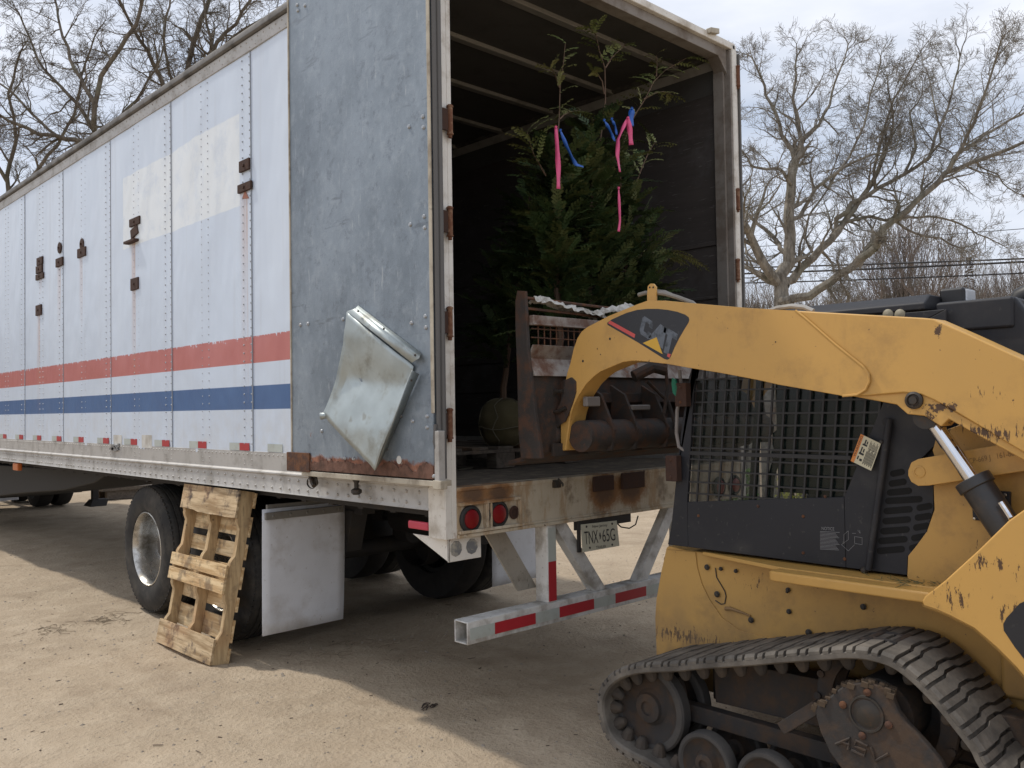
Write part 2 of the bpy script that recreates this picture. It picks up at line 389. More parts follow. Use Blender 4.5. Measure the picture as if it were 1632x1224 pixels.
MUDST = weather('muddy_track_steel', (.038, .034, .032), .8, .1, dirt=(.085, .055, .036), da=.9, ds=4, th=.40, bs=.5, bscale=40)
TRACK = m_tyre('dusty_track_rubber', (.085, .076, .066), (.225, .20, .168), .85)
TRACKI = m_tyre('track_lug_rubber', (.05, .043, .037), (.10, .075, .055), .8)
ROLLR = m_tyre('roller_rubber', (.055, .052, .05), (.10, .09, .08), .6)
BUCK = weather('worn_bucket_steel', (.30, .27, .24), .55, .35, dirt=(.13, .06, .035), da=.95, ds=3, th=.40, rust=.35, rs=5, streak=True)
BUCKD = weather('dark_bucket_steel', (.045, .038, .034), .8, .15, var=.3, dirt=(.10, .05, .03), da=.85, ds=6, th=.42, bs=.4)
BARK = m_bark('oak_bark', (.13, .115, .095), (.30, .27, .225)); BARK2 = m_bark('left_oak_bark', (.085, .07, .055), (.20, .17, .135))
TWIGW = m_bark('distant_twigs', (.15, .125, .105), (.27, .235, .20)); TWIGR = m_bark('reddish_twigs', (.155, .125, .108), (.26, .22, .19))
LEAF = m_leaf('arborvitae_foliage', (.022, .042, .015), (.052, .084, .026)); LEAF2 = m_leaf('olive_foliage', (.055, .075, .024), (.10, .115, .042)); LEAF3 = m_leaf('pale_tip_foliage', (.12, .15, .05), (.20, .20, .08))
TRUNKM = plain('thin_brown_stem', (.13, .08, .05), .8)
BURLAP = weather('burlap', (.12, .10, .05), .95, 0, dirt=(.10, .08, .045), da=.6, ds=5, bscale=180, bs=.6)
PINK = plain('pink_flagging_tape', (.80, .10, .26), .4); BLUE = plain('blue_flagging_tape', (.02, .12, .50), .4)
PAL = m_wood('pale_pallet_wood', (.72, .54, .31), (.46, .29, .13), stain=.6); PALD = m_wood('aged_pallet_wood', (.58, .44, .27), (.30, .20, .10), stain=.95)
PALS = m_wood('stringer_wood', (.55, .40, .22), (.36, .24, .12), stain=.35, vert=True)
PALG = m_wood('grey_pallet_wood', (.14, .115, .09), (.08, .065, .05))
FLOORM = weather('dirty_truck_floor', (.11, .09, .07), .9, 0, dirt=(.27, .22, .16), da=.7, ds=6, th=.42, bs=.4)
PLATEM = plain('licence_plate_cream', (.58, .57, .45), .4); INK = plain('black_ink', (.015, .015, .018), .5)
DECB = weather('black_decal', (.018, .019, .024), .4, 0, dirt=(.05, .05, .05), da=.4); DECR = plain('red_decal', (.62, .09, .08), .45)
DECY = plain('yellow_decal', (.72, .42, .04), .4); DECG = weather('scratched_grey_lettering', (.12, .14, .17), .4, 0, dirt=(.03, .035, .04), da=.9, ds=12, th=.42)
DECW = plain('cream_decal', (.62, .58, .42), .5); DECO = plain('orange_decal', (.65, .23, .05), .5); DECF = plain('faded_white_print', (.24, .24, .25), .6)
def m_pane():
    g = N('cab_dimming_glass'); g.b.inputs['Alpha'].default_value = .7; return g.out((.010, .018, .016), .12, 0, None, spec=.4)  # dark see-through tint added to dim the cab interior
PANE = m_pane()
GLASS = plain('dark_tinted_glass', (.008, .014, .012), .3, spec=.25)
ORANGE = plain('orange_marker_lens', (.55, .14, .03), .35); LENS = plain('ribbed_clear_lens', (.55, .57, .60), .2)
WIREM = plain('black_cable', (.02, .02, .022), .6)
CLOTH = weather('torn_white_tarp', (.55, .53, .49), .8, 0, dirt=(.20, .17, .13), da=.8, ds=9, th=.42)
GREEN = plain('green_plastic_strap', (.0, .16, .09), .5)

# ================================================================== GROUND
def gh(x, y):
    d = math.hypot(x-.3, y-1)
    k = max(0, min(1, (30-d)/20))
    return k*(.026*noise.noise(V((x*.9, y*.9, 0)))+.016*noise.noise(V((x*3.1, y*3.1, 4)))+.007*noise.noise(V((x*9, y*9, 2)))-.018*math.exp(-((x+1.25+.10*y+.06*sin(y))/.13)**2)-.014*math.exp(-((x+.55+.02*y)/.10)**2)*(1 if y < 1.6 else 0)) - .012*k
def make_ground():
    def axis(lo, hi, fine0, fine1, st):
        a = []; t = fine0
        while t <= fine1+1e-6: a.append(t); t += st
        s_ = st; t = fine0
        L_ = []
        while t > lo: s_ *= 1.3; t -= s_; L_.append(max(t, lo))
        s_ = st; t = fine1; R_ = []
        while t < hi: s_ *= 1.3; t += s_; R_.append(min(t, hi))
        return L_[::-1]+a+R_
    X = axis(-700, 700, -3.5, 6, .07); Y = axis(-700, 700, -3.5, 9, .07)
    nx = len(X); m = MB()
    vs = [(x, y, gh(x, y)) for y in Y for x in X]
    fs = [(j*nx+i, j*nx+i+1, (j+1)*nx+i+1, (j+1)*nx+i) for j in range(len(Y)-1) for i in range(nx-1)]
    m.add(vs, fs); return tag(m.build('ground', GROUND, smooth=80), kind='structure')
make_ground()
def make_stones():
    m = MB(); R = random.Random(3)
    for i in range(7000):
        a = R.random(); y = -2.6+11*a**1.3; x = -3+R.random()*8
        s_ = R.choice([.003, .004, .005, .006, .008, .012]) * R.uniform(.6, 1.2)
        z = gh(x, y)+.009*max(0, min(1, 1)); z = gh(x, y)
        p = []
        for q in ((1, 0, 0), (-1, 0, 0), (0, 1, 0), (0, -1, 0), (0, 0, .7), (0, 0, -.5)):
            p.append((x+q[0]*s_*R.uniform(.6, 1.3), y+q[1]*s_*R.uniform(.6, 1.3), z+q[2]*s_*R.uniform(.6, 1.2)))
        m.add(p, [(0, 2, 4), (2, 1, 4), (1, 3, 4), (3, 0, 4), (2, 0, 5), (1, 2, 5), (3, 1, 5), (0, 3, 5)])
    o = m.build('gravel', weather('pebbles', (.30, .26, .21), .9, bs=.1), smooth=0)
    tag(o, 'small loose pebbles scattered over the sandy yard', 'gravel', kind='stuff')
    m = MB()
    for i in range(500):
        y = -2.4+8*R.random()**1.2; x = -3+R.random()*7; a = R.random()*pi; l = R.uniform(.003, .012) if i % 9 else R.uniform(.012, .028)
        z = gh(x, y)+.003
        c = V((x, y, z)); d = V((cos(a), sin(a), R.uniform(-.1, .15)))*l
        e = V((-sin(a), cos(a), R.uniform(-.3, .3)))*R.uniform(.0015, .004)
        m.obox(c, d, e, V((0, 0, .001)))
    o = m.build('twig_litter', plain('dead_litter', (.085, .06, .042), .9), smooth=0)
    tag(o, 'dead leaf and stick crumbs lying on the sandy yard', 'litter', kind='stuff')
    for j, (px, py, lb) in enumerate([(685, 1124, 'dark leaf clump on the ground, just right of the middle of the shadow edge'), (560, 1032, 'flat tangle of dry grass on the shaded ground behind the white mud flap'), (95, 1000, 'pale grass wisp on sunlit ground left of the wheel'), (180, 982, 'dry grass wisp lying on the ground beside the big wheel')]):
        g = at(px, py, 'Z', 0); m = MB(); n = 26 if j else 9; sp = (.022, .20, .11, .09)[j]
        for k in range(n):
            a = R.random()*2*pi; c = g+V((R.gauss(0, sp), R.gauss(0, sp*.8), 0)); c.z = gh(c.x, c.y)+.004
            pts = []; l = R.uniform(.02, .09) if j else R.uniform(.012, .03)
            for t in range(5):
                pts.append(c+V((cos(a), sin(a), 0))*l*t/2+V((0, 0, .006*sin(t)))); a += R.uniform(-.5, .5)
            m.tube(pts, .0016 if j else .0032, 4)
        o = m.build('grass_wisp' if j else 'leaf_clump', plain('dry_straw', ((.20, .155, .10) if j else (.05, .035, .025)), .9), loc=g)
        tag(o, lb, 'grass' if j else 'leaves', kind='stuff')
make_stones()

# ================================================================== TRAILER
W = 2.57; LEN = 14.63; YS = 1.89-1.2192
T = empty('box_trailer', (0, 0, 0), 'long white box trailer with red and blue stripes and its rear doors open', 'trailer')
R = random.Random(11)
def side_wall(left):
    m = MB(); x = 0 if left else W; sx = -1 if left else 1
    # corrugated-free riveted sheet panels, slightly overlapping
    k = 0; y = YS
    edges = [.12]
    while y < LEN-.1: edges.append(y) if y > .2 else None; y += 1.2192
    edges.append(LEN)
    for a, b in zip(edges, edges[1:]):
        # each panel is a very slightly bowed sheet
        nseg = 6; vs = []; fs = []
        for i in range(nseg+1):
            yy = a+.0015+(b-a-.003)*i/nseg; bow = .003*sin(pi*i/nseg)+.0015*R.uniform(-1, 1)
            vs += [(x+sx*(.002+bow), yy, 1.30), (x+sx*(.002+bow*1.5+.001*R.uniform(-1, 1)), yy, 2.6), (x+sx*(.002+bow), yy, 3.86)]
        for i in range(nseg):
            for j in range(2): fs.append((i*3+j, i*3+3+j, i*3+4+j, i*3+1+j))
        m.add(vs, fs)
    m.box(x, x-sx*.02, .10, LEN, 1.19, 3.9)
    nsheet = len(m.f)
    if left:
        for a in edges[1:-1]:
            for dy in (.012, .11, .61, .71):
                z = 1.37
                while z < 3.84: m.rivet((x-.004, a+dy-1.2192*0, z), (-1, 0, 0), .0066, .005, 5); z += .052
    nr = len(m.f)
    for a in edges[1:-1]: m.box(x+sx*.0, x+sx*.0075, a-.0026, a+.0026, 1.32, 3.85)
    o = m.build('side_wall', SIDE, T, smooth=25); o.data.materials.append(RIV); o.data.materials.append(SEAML)
    for i_, p_ in enumerate(o.data.polygons):
        if i_ >= nr: p_.material_index = 2
        elif i_ >= nsheet: p_.material_index = 1
    return o
side_wall(True); side_wall(False)
def rail(left):
    x = 0 if left else W; s = -1 if left else 1
    m = MB()
    prof = [(x+s*.006, 1.325), (x+s*.006, 1.215), (x+s*.020, 1.205), (x+s*.020, 1.195), (x+s*.010, 1.19), (x+s*.010, 1.10), (x+s*.018, 1.085), (x-s*.05, 1.085), (x-s*.05, 1.325)]
    m.prism([(a, .122, b) for a, b in prof], (0, LEN-.122, 0))
    if left:
        y = .2
        while y < 10.5:
            m.rivet((x-.010, y, 1.115), (-1, 0, 0), .0105 if y < .9 else .009, .009, 7); m.rivet((x-.010, y, 1.168), (-1, 0, 0), .0105 if y < .9 else .009, .009, 7)
            y += .103 if y < 5 else (.07 if int(y*10) % 3 else .13)
        y = .2
        while y < 10: m.rivet((x-.006, y, 1.305), (-1, 0, 0), .007, .006, 5); y += .055
        for k in range(9):
            for dy in (.012, .11, .61, .71):
                for z in (1.24, 1.27): m.rivet((x-.006, YS+1.2192*k+dy, z), (-1, 0, 0), .006, .005, 5)
    m.build('bottom_rail', RAIL, T, bevel=.002, seg=1)
    m = MB()
    prof = [(x+s*.012, 3.845), (x+s*.012, 3.930), (x-s*.05, 3.930), (x-s*.03, 3.845)]
    prf2 = [(x-s*.04, 3.931), (x+s*.022, 3.931), (x+s*.032, 3.94), (x+s*.032, 3.965), (x+s*.022, 3.988), (x-s*.01, 4.0), (x-s*.08, 4.005), (x-s*.08, 3.94)]
    MB().prism([(a, .10, b) for a, b in prf2], (0, LEN-.1, 0)).build('roof_edge', EDGEM, T, bevel=.003, seg=1)
    m.prism([(a, .10, b) for a, b in prof], (0, LEN-.1, 0))
    if left:
        y = .2
        while y < 9: m.rivet((x-.012, y, 3.905), (-1, 0, 0), .007, .006, 5); m.rivet((x-.012, y+.03, 3.865), (-1, 0, 0), .006, .005, 5) if int(y*8) % 3 else None; y += .075
    m.build('top_rail', RAIL, T, bevel=.003, seg=1)
rail(True); rail(False)
m = MB(); m.box(.03, W-.03, .05, LEN, 3.985, 3.998); m.build('roof', TOPR, T)
m = MB(); m.box(0, W, LEN-.03, LEN+.02, 1.085, 4.0); m.build('front_wall', SIDE, T)
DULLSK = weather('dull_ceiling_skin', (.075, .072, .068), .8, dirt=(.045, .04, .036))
BOW = weather('galvanised_roof_bow', (.30, .285, .26), .6, .3, dirt=(.08, .07, .06), da=.6)
y = .44
while y < LEN:
    m = MB(); m.prism([(.03, y-.035, 3.985), (.03, y-.028, 3.93), (.03, y+.028, 3.93), (.03, y+.035, 3.985)], (W-.06, 0, 0))
    m.build('roof_bow', BOW, T, bevel=.006); y += .61
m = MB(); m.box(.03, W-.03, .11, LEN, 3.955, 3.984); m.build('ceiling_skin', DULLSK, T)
# lining and floor
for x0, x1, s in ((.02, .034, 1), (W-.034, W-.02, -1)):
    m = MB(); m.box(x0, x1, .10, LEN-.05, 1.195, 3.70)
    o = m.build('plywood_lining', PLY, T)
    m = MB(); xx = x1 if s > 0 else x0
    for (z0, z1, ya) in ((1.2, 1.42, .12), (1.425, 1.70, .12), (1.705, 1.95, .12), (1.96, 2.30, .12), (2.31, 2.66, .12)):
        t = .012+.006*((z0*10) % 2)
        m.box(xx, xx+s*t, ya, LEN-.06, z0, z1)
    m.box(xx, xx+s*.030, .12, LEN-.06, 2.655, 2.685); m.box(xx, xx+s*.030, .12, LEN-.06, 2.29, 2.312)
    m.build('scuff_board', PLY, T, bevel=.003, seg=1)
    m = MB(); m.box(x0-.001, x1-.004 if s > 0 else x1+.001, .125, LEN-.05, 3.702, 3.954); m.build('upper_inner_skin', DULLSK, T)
m = MB(); m.box(.035, W-.035, .02, LEN-.05, 1.10, 1.19)
m.build('cargo_floor', FLOORM, T)
# rear frame: posts, header
m = MB()
m.box(-.012, .030, .0, .13, .955, 4.0); m.box(.030, .058, .0, .07, .955, 4.0)
m.box(-.016, .004, .004, .03, 1.1, 4.0)
m.build('rear_post', FRAMEW, T, bevel=.004)
m = MB()
m.box(W-.030, W+.012, .0, .13, .955, 4.0); m.box(W-.040, W-.030, .0, .05, .955, 4.0); rp_ = m.build('rear_post', FRAMEW, T, bevel=.004)
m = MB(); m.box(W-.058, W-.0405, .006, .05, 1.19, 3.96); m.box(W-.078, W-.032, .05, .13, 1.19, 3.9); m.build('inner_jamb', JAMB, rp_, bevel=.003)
m = MB()
m.box(.0, W, .0, .12, 3.965, 4.012); hd_ = m.build('rear_header', FRAMEW, T, bevel=.006)
m = MB(); m.box(.06, W-.06, .03, .12, 3.90, 3.966)
m.prism([(W-.06, .03, 3.91), (W-.17, .03, 3.91), (W-.06, .03, 3.80)], (0, .09, 0))
m.prism([(.06, .03, 3.91), (.06, .03, 3.80), (.17, .03, 3.91)], (0, .09, 0))
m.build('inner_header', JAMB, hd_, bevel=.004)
m = MB(); p = at(1134, 53, 'Y', 0); m.obox(p+V((0, -.01, .010)), (.05, 0, .01), (0, .02, 0), (0, 0, .018)); m.build('header_bracket', CREAMT, T, bevel=.004)
# sill
m = MB()
m.box(.058, W-.052, .0, .10, .955, 1.192); m.box(.058, W-.052, -.012, .0, .955, .972); m.box(.47, W-.5, -.006, .0, .972, .985)
m.box(.058, W-.052, -.005, .02, 1.175, 1.196)
m.build('rear_sill', SILL, T, bevel=.004)
m = MB()
for a, b, c, d in ((.06, .47, 1.108, 1.124), (.06, .47, .975, .99), (.455, .47, .99, 1.108), (.225, .245, .99, 1.108), (.255, .267, .99, 1.108)):
    m.box(a, b, -.022, -.001, c, d)
m.build('lamp_frame', SILL, T, bevel=.002, seg=1)
for i, (px, py) in enumerate(((749, 827), (793, 819))):
    c = at(px, py, 'Y', -.004)
    g = MB(); g.lathe(c, (0, -1, 0), [(.066, 0), (.066, .008), (.060, .016), (.049, .017), (.047, .010)], 28)
    go = g.build('tail_lamp', BLKR, T)
    l = MB(); l.lathe(c, (0, -1, 0), [(.0475, .009), (.044, .016), (.025, .021), (.0, .022)], 28); l.build('lens', REDL, go)
for xs in (W-.14, W-.32):
    c = V((xs, -.004, 1.04)); g = MB(); g.lathe(c, (0, -1, 0), [(.066, 0), (.066, .008), (.060, .016), (.049, .017), (.047, .010)], 28)
    go = g.build('tail_lamp', BLKR, T); l = MB(); l.lathe(c, (0, -1, 0), [(.0475, .009), (.044, .016), (.025, .021), (.0, .022)], 28); l.build('lens', REDL, go)
m = MB(); m.lathe((.425, -.003, 1.045), (0, -1, 0), [(.0, 0), (.03, 0), (.034, .004), (.02, .006)], 20); m.build('empty_lamp_socket', RUSTD, T)
m = MB(); m.box(.02, .225, .02, .03, .845, .956); m.prism([(.02, .02, .845), (.02, .02, .956), (.02, .30, .956), (.02, .26, .94)], (.008, 0, 0))
o = m.build('lamp_bracket', FRAMEW, T, bevel=.002, seg=1)
for x_ in (.065, .165): MB().lathe((x_, .019, .905), (0, -1, 0), [(.038, 0), (.036, .002), (.0, .002)], 9).build('torn_lamp_hole', weather('grey_patch', (.16, .165, .17), .7, 0, dirt=(.4, .37, .3), da=.9, ds=10, th=.42), T)
m = MB(); m.box(-.008, .01, .14, .30, .985, 1.025); m.build('red_side_marker', plain('pink_red_lens', (.55, .05, .09), .35), T, bevel=.008)
for px0, py0, px1, py1 in ((946, 757, 977, 784), (991, 751, 1026, 780)):
    a = at(px0, py1, 'Y', -.01); b = at(px1, py0, 'Y', -.01); m = MB(); m.box(a.x, b.x, -.018, -.001, a.z, b.z); m.build('bumper_pad_plate', RUSTD, T, bevel=.004)
a = at(886, 771, 'Y', -.01); m = MB(); m.box(a.x-.02, a.x+.02, -.03, -.001, a.z-.02, a.z+.02); m.tube([a+V((-.015, -.03, .03)), a+V((.0, -.05, .0)), a+V((.02, -.03, -.01))], .006, 6); m.build('door_keeper', GREASE, T, bevel=.002)
m = MB(); a = at(731, 749, 'Z', 1.19); m.bar(a, a+V((.14, .03, .004)), .012, .01); o = m.build('metal_strip', CREAMT, loc=a); tag(o, 'short pale metal strip lying on the trailer floor by the left post', 'strip')

# left door folded back along the side
XD = -.118
DB = at(690, 769, 'X', XD); DT = 4.0; DY0 = at(691, 700, 'X', XD).y; DY1 = at(466.5, 700, 'X', XD).y
m = MB(); m.box(XD, -.07, DY0, DY1, 1.25, DT)
dr = m.build('rear_door', GALV, T, bevel=.002, seg=1)
m = MB()
m.box(XD-.006, -.064, DY1, DY1+.012, 1.25, DT); m.box(XD-.004, XD+.002, DY0-.012, DY0+.012, 1.55, DT)
m.build('door_edge_trim', CREAMT, dr, bevel=.003)
m = MB(); m.tube([(XD+.018, DY0-.018, 1.25), (XD+.018, DY0-.018, DT)], .012, 8); m.tube([(XD+.042, DY0-.02, 1.25), (XD+.042, DY0-.02, DT)], .014, 8)
m.tube([(XD+.0, DY0-.015, 1.5), (XD-.004, DY0-.01, 1.42), (XD+.008, DY0-.03, 1.33)], .008, 6)
m.build('door_seal', SEAL, dr)
m = MB(); m.box(XD-.007, XD+.03, DY0-.045, DY0-.012, 1.24, 1.47); m.build('corner_channel', RAIL, dr, bevel=.003)
m = MB(); m.box(XD-.006, -.03, DY0-.02, DY1-.10, 1.215, 1.242); m.box(XD-.01, XD+.03, DY0-.06, DY0, 1.205, 1.245); m.build('bottom_trim', CREAMT, dr, bevel=.003)
m = MB(); RR = random.Random(5); y0 = DY0; y1 = DY1-.12; n = 90; top = []
for i in range(n+1):
    yy = y0+(y1-y0)*i/n; h = .050+.045*noise.noise(V((i*.13, 0, 0)))+.022*noise.noise(V((i*.55, 3, 0)))+.004*RR.random(); top.append(V((XD-.001, yy, 1.25+max(.012, h))))
m.prism([V((XD-.001, y0, 1.249))]+top+[V((XD-.001, y1, 1.249))], (-.0045, 0, 0))
m.build('rusted_bottom_edge', weather('flaking_rust', (.17, .085, .058), .9, 0, var=.3, vs=9, dirt=(.075, .042, .03), da=.9, ds=7, th=.42, bs=1, bscale=45, rust=.2, rs=12), dr, bevel=.001, seg=1, smooth=20)
ZB_ = weather('zinc_bolt', (.40, .42, .44), .4, .5, dirt=(.2, .13, .08))
def bolt(px, py, r=.011, X=XD-.001, mm=None): MB().rivet(at(px, py, 'X', X), (-1, 0, 0), r, .008, 10).build('carriage_bolt', ZB_, dr)
for a, b in ((474, 8), (475, 17), (486, 9), (652, 202), (674, 186), (675, 203), (654, 358), (676, 345), (677, 363), (656, 515), (678, 504), (679, 522), (479, 518), (491, 516), (547, 509), (658, 671), (681, 663), (681, 681), (550, 730), (564, 731), (513, 687), (692, 759), (478, 727), (489, 727)): bolt(a, b, mm=m)
m = MB(); c = at(636, 733, 'X', XD-.0015); m.lathe(c, (-1, 0, 0), [(.020, 0), (.020, .0006), (0, .0006)], 14); m.build('torn_round_sticker', PAPER, dr)
# latch hardware at the lower corner
m = MB(); a = at(494, 722, 'X', XD-.006); b = at(458, 750, 'X', XD-.006)
m.box(XD-.012, XD-.001, a.y, DY1+.005, b.z-.0, a.z+.0); m.box(XD-.012, XD+.06, DY1+.0, DY1+.05, b.z, a.z); m.build('corner_latch', RUSTY, dr, bevel=.003)
m = MB(); p = at(498, 765, 'X', XD+.05)
for k in range(3): m.lathe(p+V((.0, .02*k-.02, -.01*k)), (1, .3*(k-1), .2), [(.030, 0), (.033, .006), (.030, .012), (.027, .006)], 16, closed=True)
m.tube([p+V((0, .03, .04)), p+V((0, .01, 0)), p+V((-.01, -.03, -.03))], .012, 8); m.build('hold_back_hook', GREASE, T)
m = MB(); p = at(568, 776, 'X', XD+.06); m.lathe(p+V((0, 0, .035)), (0, 0, -1), [(.02, 0), (.012, .015), (.012, .04), (.028, .05), (.028, .065), (.018, .075)], 14); m.build('rubber_bumper', GREASE, T)
# loose bent sheet screwed over the door
cor = [at(552.7, 497, 'X', XD-.040), at(656, 584, 'X', XD-.025), at(597, 750, 'X', XD-.075), at(513, 661, 'X', XD-.05)]
m = MB(); n = 22; vs = []; fs = []
for i in range(n+1):
    for j in range(n+1):
        u_, v_ = i/n, j/n
        p = cor[0]*(1-u_)*(1-v_)+cor[1]*u_*(1-v_)+cor[2]*u_*v_+cor[3]*(1-u_)*v_
        s_ = (1-u_)*v_*0+v_+.25*(u_-.5)       # crease runs from the upper right corner to the left edge
        dd = s_-.42+.20*(u_-.5)
        off = .042*max(0, 1-abs(dd)*2.4)*min(1, 8*u_+.3, 8*(1-u_)+.5)-.004*sin(pi*u_)*sin(pi*v_)**2
        off += -.010*math.exp(-((u_-.72)**2+(v_-.12)**2)*60)+.008*noise.noise(V((u_*3, v_*3, 1)))+.008*abs(noise.noise(V((u_*5, v_*5, 7))))
        p = p+V((off, 0, 0)); p.y -= .035*sin(pi*v_)*(1-u_)**2
        vs.append(p)
for i in range(n):
    for j in range(n): fs.append((i*(n+1)+j, (i+1)*(n+1)+j, (i+1)*(n+1)+j+1, i*(n+1)+j+1))
m.add(vs, fs)
lp = m.build('loose_metal_sheet', SHINY, dr, solid=.0012, smooth=22)
for a_, b_ in ((571, 496), (662, 566), (618, 716), (640, 664), (612, 524), (583, 722), (656, 606)): MB().rivet(at(a_, b_, 'X', XD-.042), (-1, 0, 0), .007, .005, 8).build('sheet_screw', GREASE, lp)
m = MB()
def strip(pl, X0, X1):
    a = [at(*pl[0], 'X', X0), at(*pl[1], 'X', X0)]; b = [at(*pl[2], 'X', X1), at(*pl[3], 'X', X1)]
    m.add([a[0], a[1], b[0], b[1]], [(0, 1, 2, 3)])
strip([(552.7, 496), (656, 578), (668, 571), (566, 492)], XD-.040, XD-.030)
strip([(566, 492), (668, 571), (671, 563), (571, 487)], XD-.030, XD-.004)
strip([(656, 590), (597.5, 749.5), (607, 737), (668, 596)], XD-.050, XD-.006)
m.build('folded_flange', SHINY, lp, solid=.0015)
m = MB(); m.lathe(at(520, 662, 'X', XD-.035), (-.4, .6, -.1), [(.006, -.02), (.016, .005), (.019, .03)], 10); m.build('torn_corner_curl', SHINY, lp, solid=.001)
# hinges
def hinge(p, s, dx):
    m = MB(); m.cyl(p+V((0, 0, -.062)), p+V((0, 0, .062)), .014, 14)
    m.lathe(p+V((0, 0, .062)), (0, 0, 1), [(.017, 0), (.017, .008), (.009, .014)], 12); m.lathe(p+V((0, 0, -.062)), (0, 0, -1), [(.017, 0), (.017, .006), (.010, .008), (.010, .022)], 12)
    o = m.build('hinge', weather('rusty_orange_hinge', (.16, .062, .03), .8, .1, dirt=(.34, .22, .14), da=.8, ds=14, th=.45), T)
    m = MB(); m.box(p.x-s*.005, p.x-s*dx, p.y-.004, p.y+.006, p.z-.052, p.z+.052); m.build('hinge_leaf', RUSTD, o, bevel=.002, seg=1)
for py in (192, 354, 514, 676, 30-180): hinge(at(717, py, 'Y', -.022), 1, .055)
for py in (122, 318, 430, 560): hinge(at(1176, py, 'Y', -.005), -1, .02)
m = MB(); m.box(W+.014, W+.048, .015, 1.28, 1.25, 3.965); d2 = m.build('rear_door', FRAMEW, T, bevel=.003)
m = MB(); m.box(W+.040, W+.056, .0, 1.29, 1.25, 3.955); m.build('door_seal', SEAL, d2)
# ---- underride guard
YG = 0.0
m = MB(); x0 = at(745, 1010, 'Y', YG).x; x1 = W-x0; z0, z1 = .443, .552
for (a, b, c, d) in ((YG, YG+.008, z0, z1), (YG+.09, YG+.098, z0, z1), (YG+.008, YG+.09, z0, z0+.008), (YG+.008, YG+.09, z1-.008, z1)): m.box(x0, x1, a, b, c, d)
m.box(x0+.18, x0+.19, YG+.008, YG+.09, z0+.008, z1-.008)
ug = m.build('underride_guard', BUMPW, T, bevel=.004)
for xx in (.70, W-.70):
    m = MB(); m.box(xx-.035, xx+.035, YG+.0, YG+.09, z1, .956); pst = m.build('guard_post', BUMPW, ug, bevel=.006)
    m = MB(); m.box(xx-.028, xx+.028, YG-.0025, YG, .56, .765); m.build('red_tape', REDT, pst); m = MB(); m.box(xx-.028, xx+.028, YG-.0025, YG, .765, .94); m.build('silver_tape', WHT, pst)
for a, b in ((.78, 1.10), (W-.78, W-1.10)):
    m = MB(); m.obox(((a+b)/2, YG+.045, (.956+z1)/2), (.05, 0, 0), ((b-a)/2, 0, (z1-.956)/2), (0, .03, 0)); m.build('guard_strut', BUMPW, ug, bevel=.004)
for a, b in ((.40, .65), (W-.40, W-.65)):
    m = MB(); m.obox(((a+b)/2, YG+.14, (.956+.62)/2), (.07, 0, 0), ((b-a)/2, 0, (.60-.956)/2), (0, .006, 0)); m.build('gusset_plate', weather('stained_gusset', (.34, .31, .26), .7, 0, dirt=(.09, .07, .05), da=.9, ds=2), ug, bevel=.002)
seq = [(749, 788, 0), (788, 853, 1), (853, 891, 0), (891, 946, 1), (946, 980, 0), (980, 1029, 1), (1029, 1070, 0), (1070, 1100, 1), (1100, 1122, 0)]
for a, b, r_ in seq:
    xa = at(a, 990-(a-745)*.26, 'Y', YG).x; xb = at(b, 990-(b-745)*.26, 'Y', YG).x
    m = MB(); m.box(xa, xb, YG-.0022, YG-.0003, z0+.022, z0+.077); m.build('red_tape' if r_ else 'silver_tape', REDT if r_ else WHT, ug)
# licence plate
q = [at(925.5, 836, 'Y', -.012), at(983, 829.5, 'Y', -.012), at(987.5, 870, 'Y', -.022), at(928.5, 880.5, 'Y', -.022)]
ex = (q[1]-q[0]); ey = (q[0]-q[3]); nn = ex.cross(ey).normalized()
if nn.y > 0: nn = -nn
m = MB(); m.prism(q, -nn*.002); lpn = m.build('licence_plate', PLATEM, T, bevel=.004)
def ptxt(t, u0, v0, uw, vh, mat, name, mb=None, d=.0012, bold=0):
    return text_mb(t, q[3]+ex*u0+ey*v0, ex*uw, ey*vh, nn, d, mb, bold)
mm = ptxt('TNX', .07, .27, .37, .46, INK, 'l'); mm = ptxt('65G', .56, .27, .36, .46, INK, 'l', mm)
mm = ptxt('New Jersey', .30, .80, .42, .13, INK, 'l', mm); mm = ptxt('TRAILER', .36, .06, .28, .10, INK, 'l', mm)
mm.prism([q[3]+ex*a+ey*b+nn*.0006 for a, b in ((.49, .62), (.51, .64), (.515, .56), (.525, .50), (.505, .40), (.485, .38), (.49, .47), (.475, .52))], nn*.0006)
mm.build('plate_lettering', INK, lpn, smooth=0)
for u_, v_ in ((.15, .9), (.86, .9), (.2, .13), (.82, .13)): MB().rivet(q[3]+ex*u_+ey*v_, nn, .007, .004, 8).build('plate_screw', GREASE, lpn)
m = MB(); m.box(q[0].x-.03, q[1].x+.14, .0, .012, q[0].z-.03, .957); m.box(q[0].x-.02, q[0].x+.0, -.012, .0, q[3].z, q[0].z+.02); m.build('plate_bracket', DARKST, T)
m = MB(); m.tube([at(981, 832, 'Y', .02), at(990, 840, 'Y', .02), at(1003, 842, 'Y', .02), at(1013, 836, 'Y', .02), at(1017, 822, 'Y', .02)], .004, 6); m.build('lamp_wire', BLKP, T)
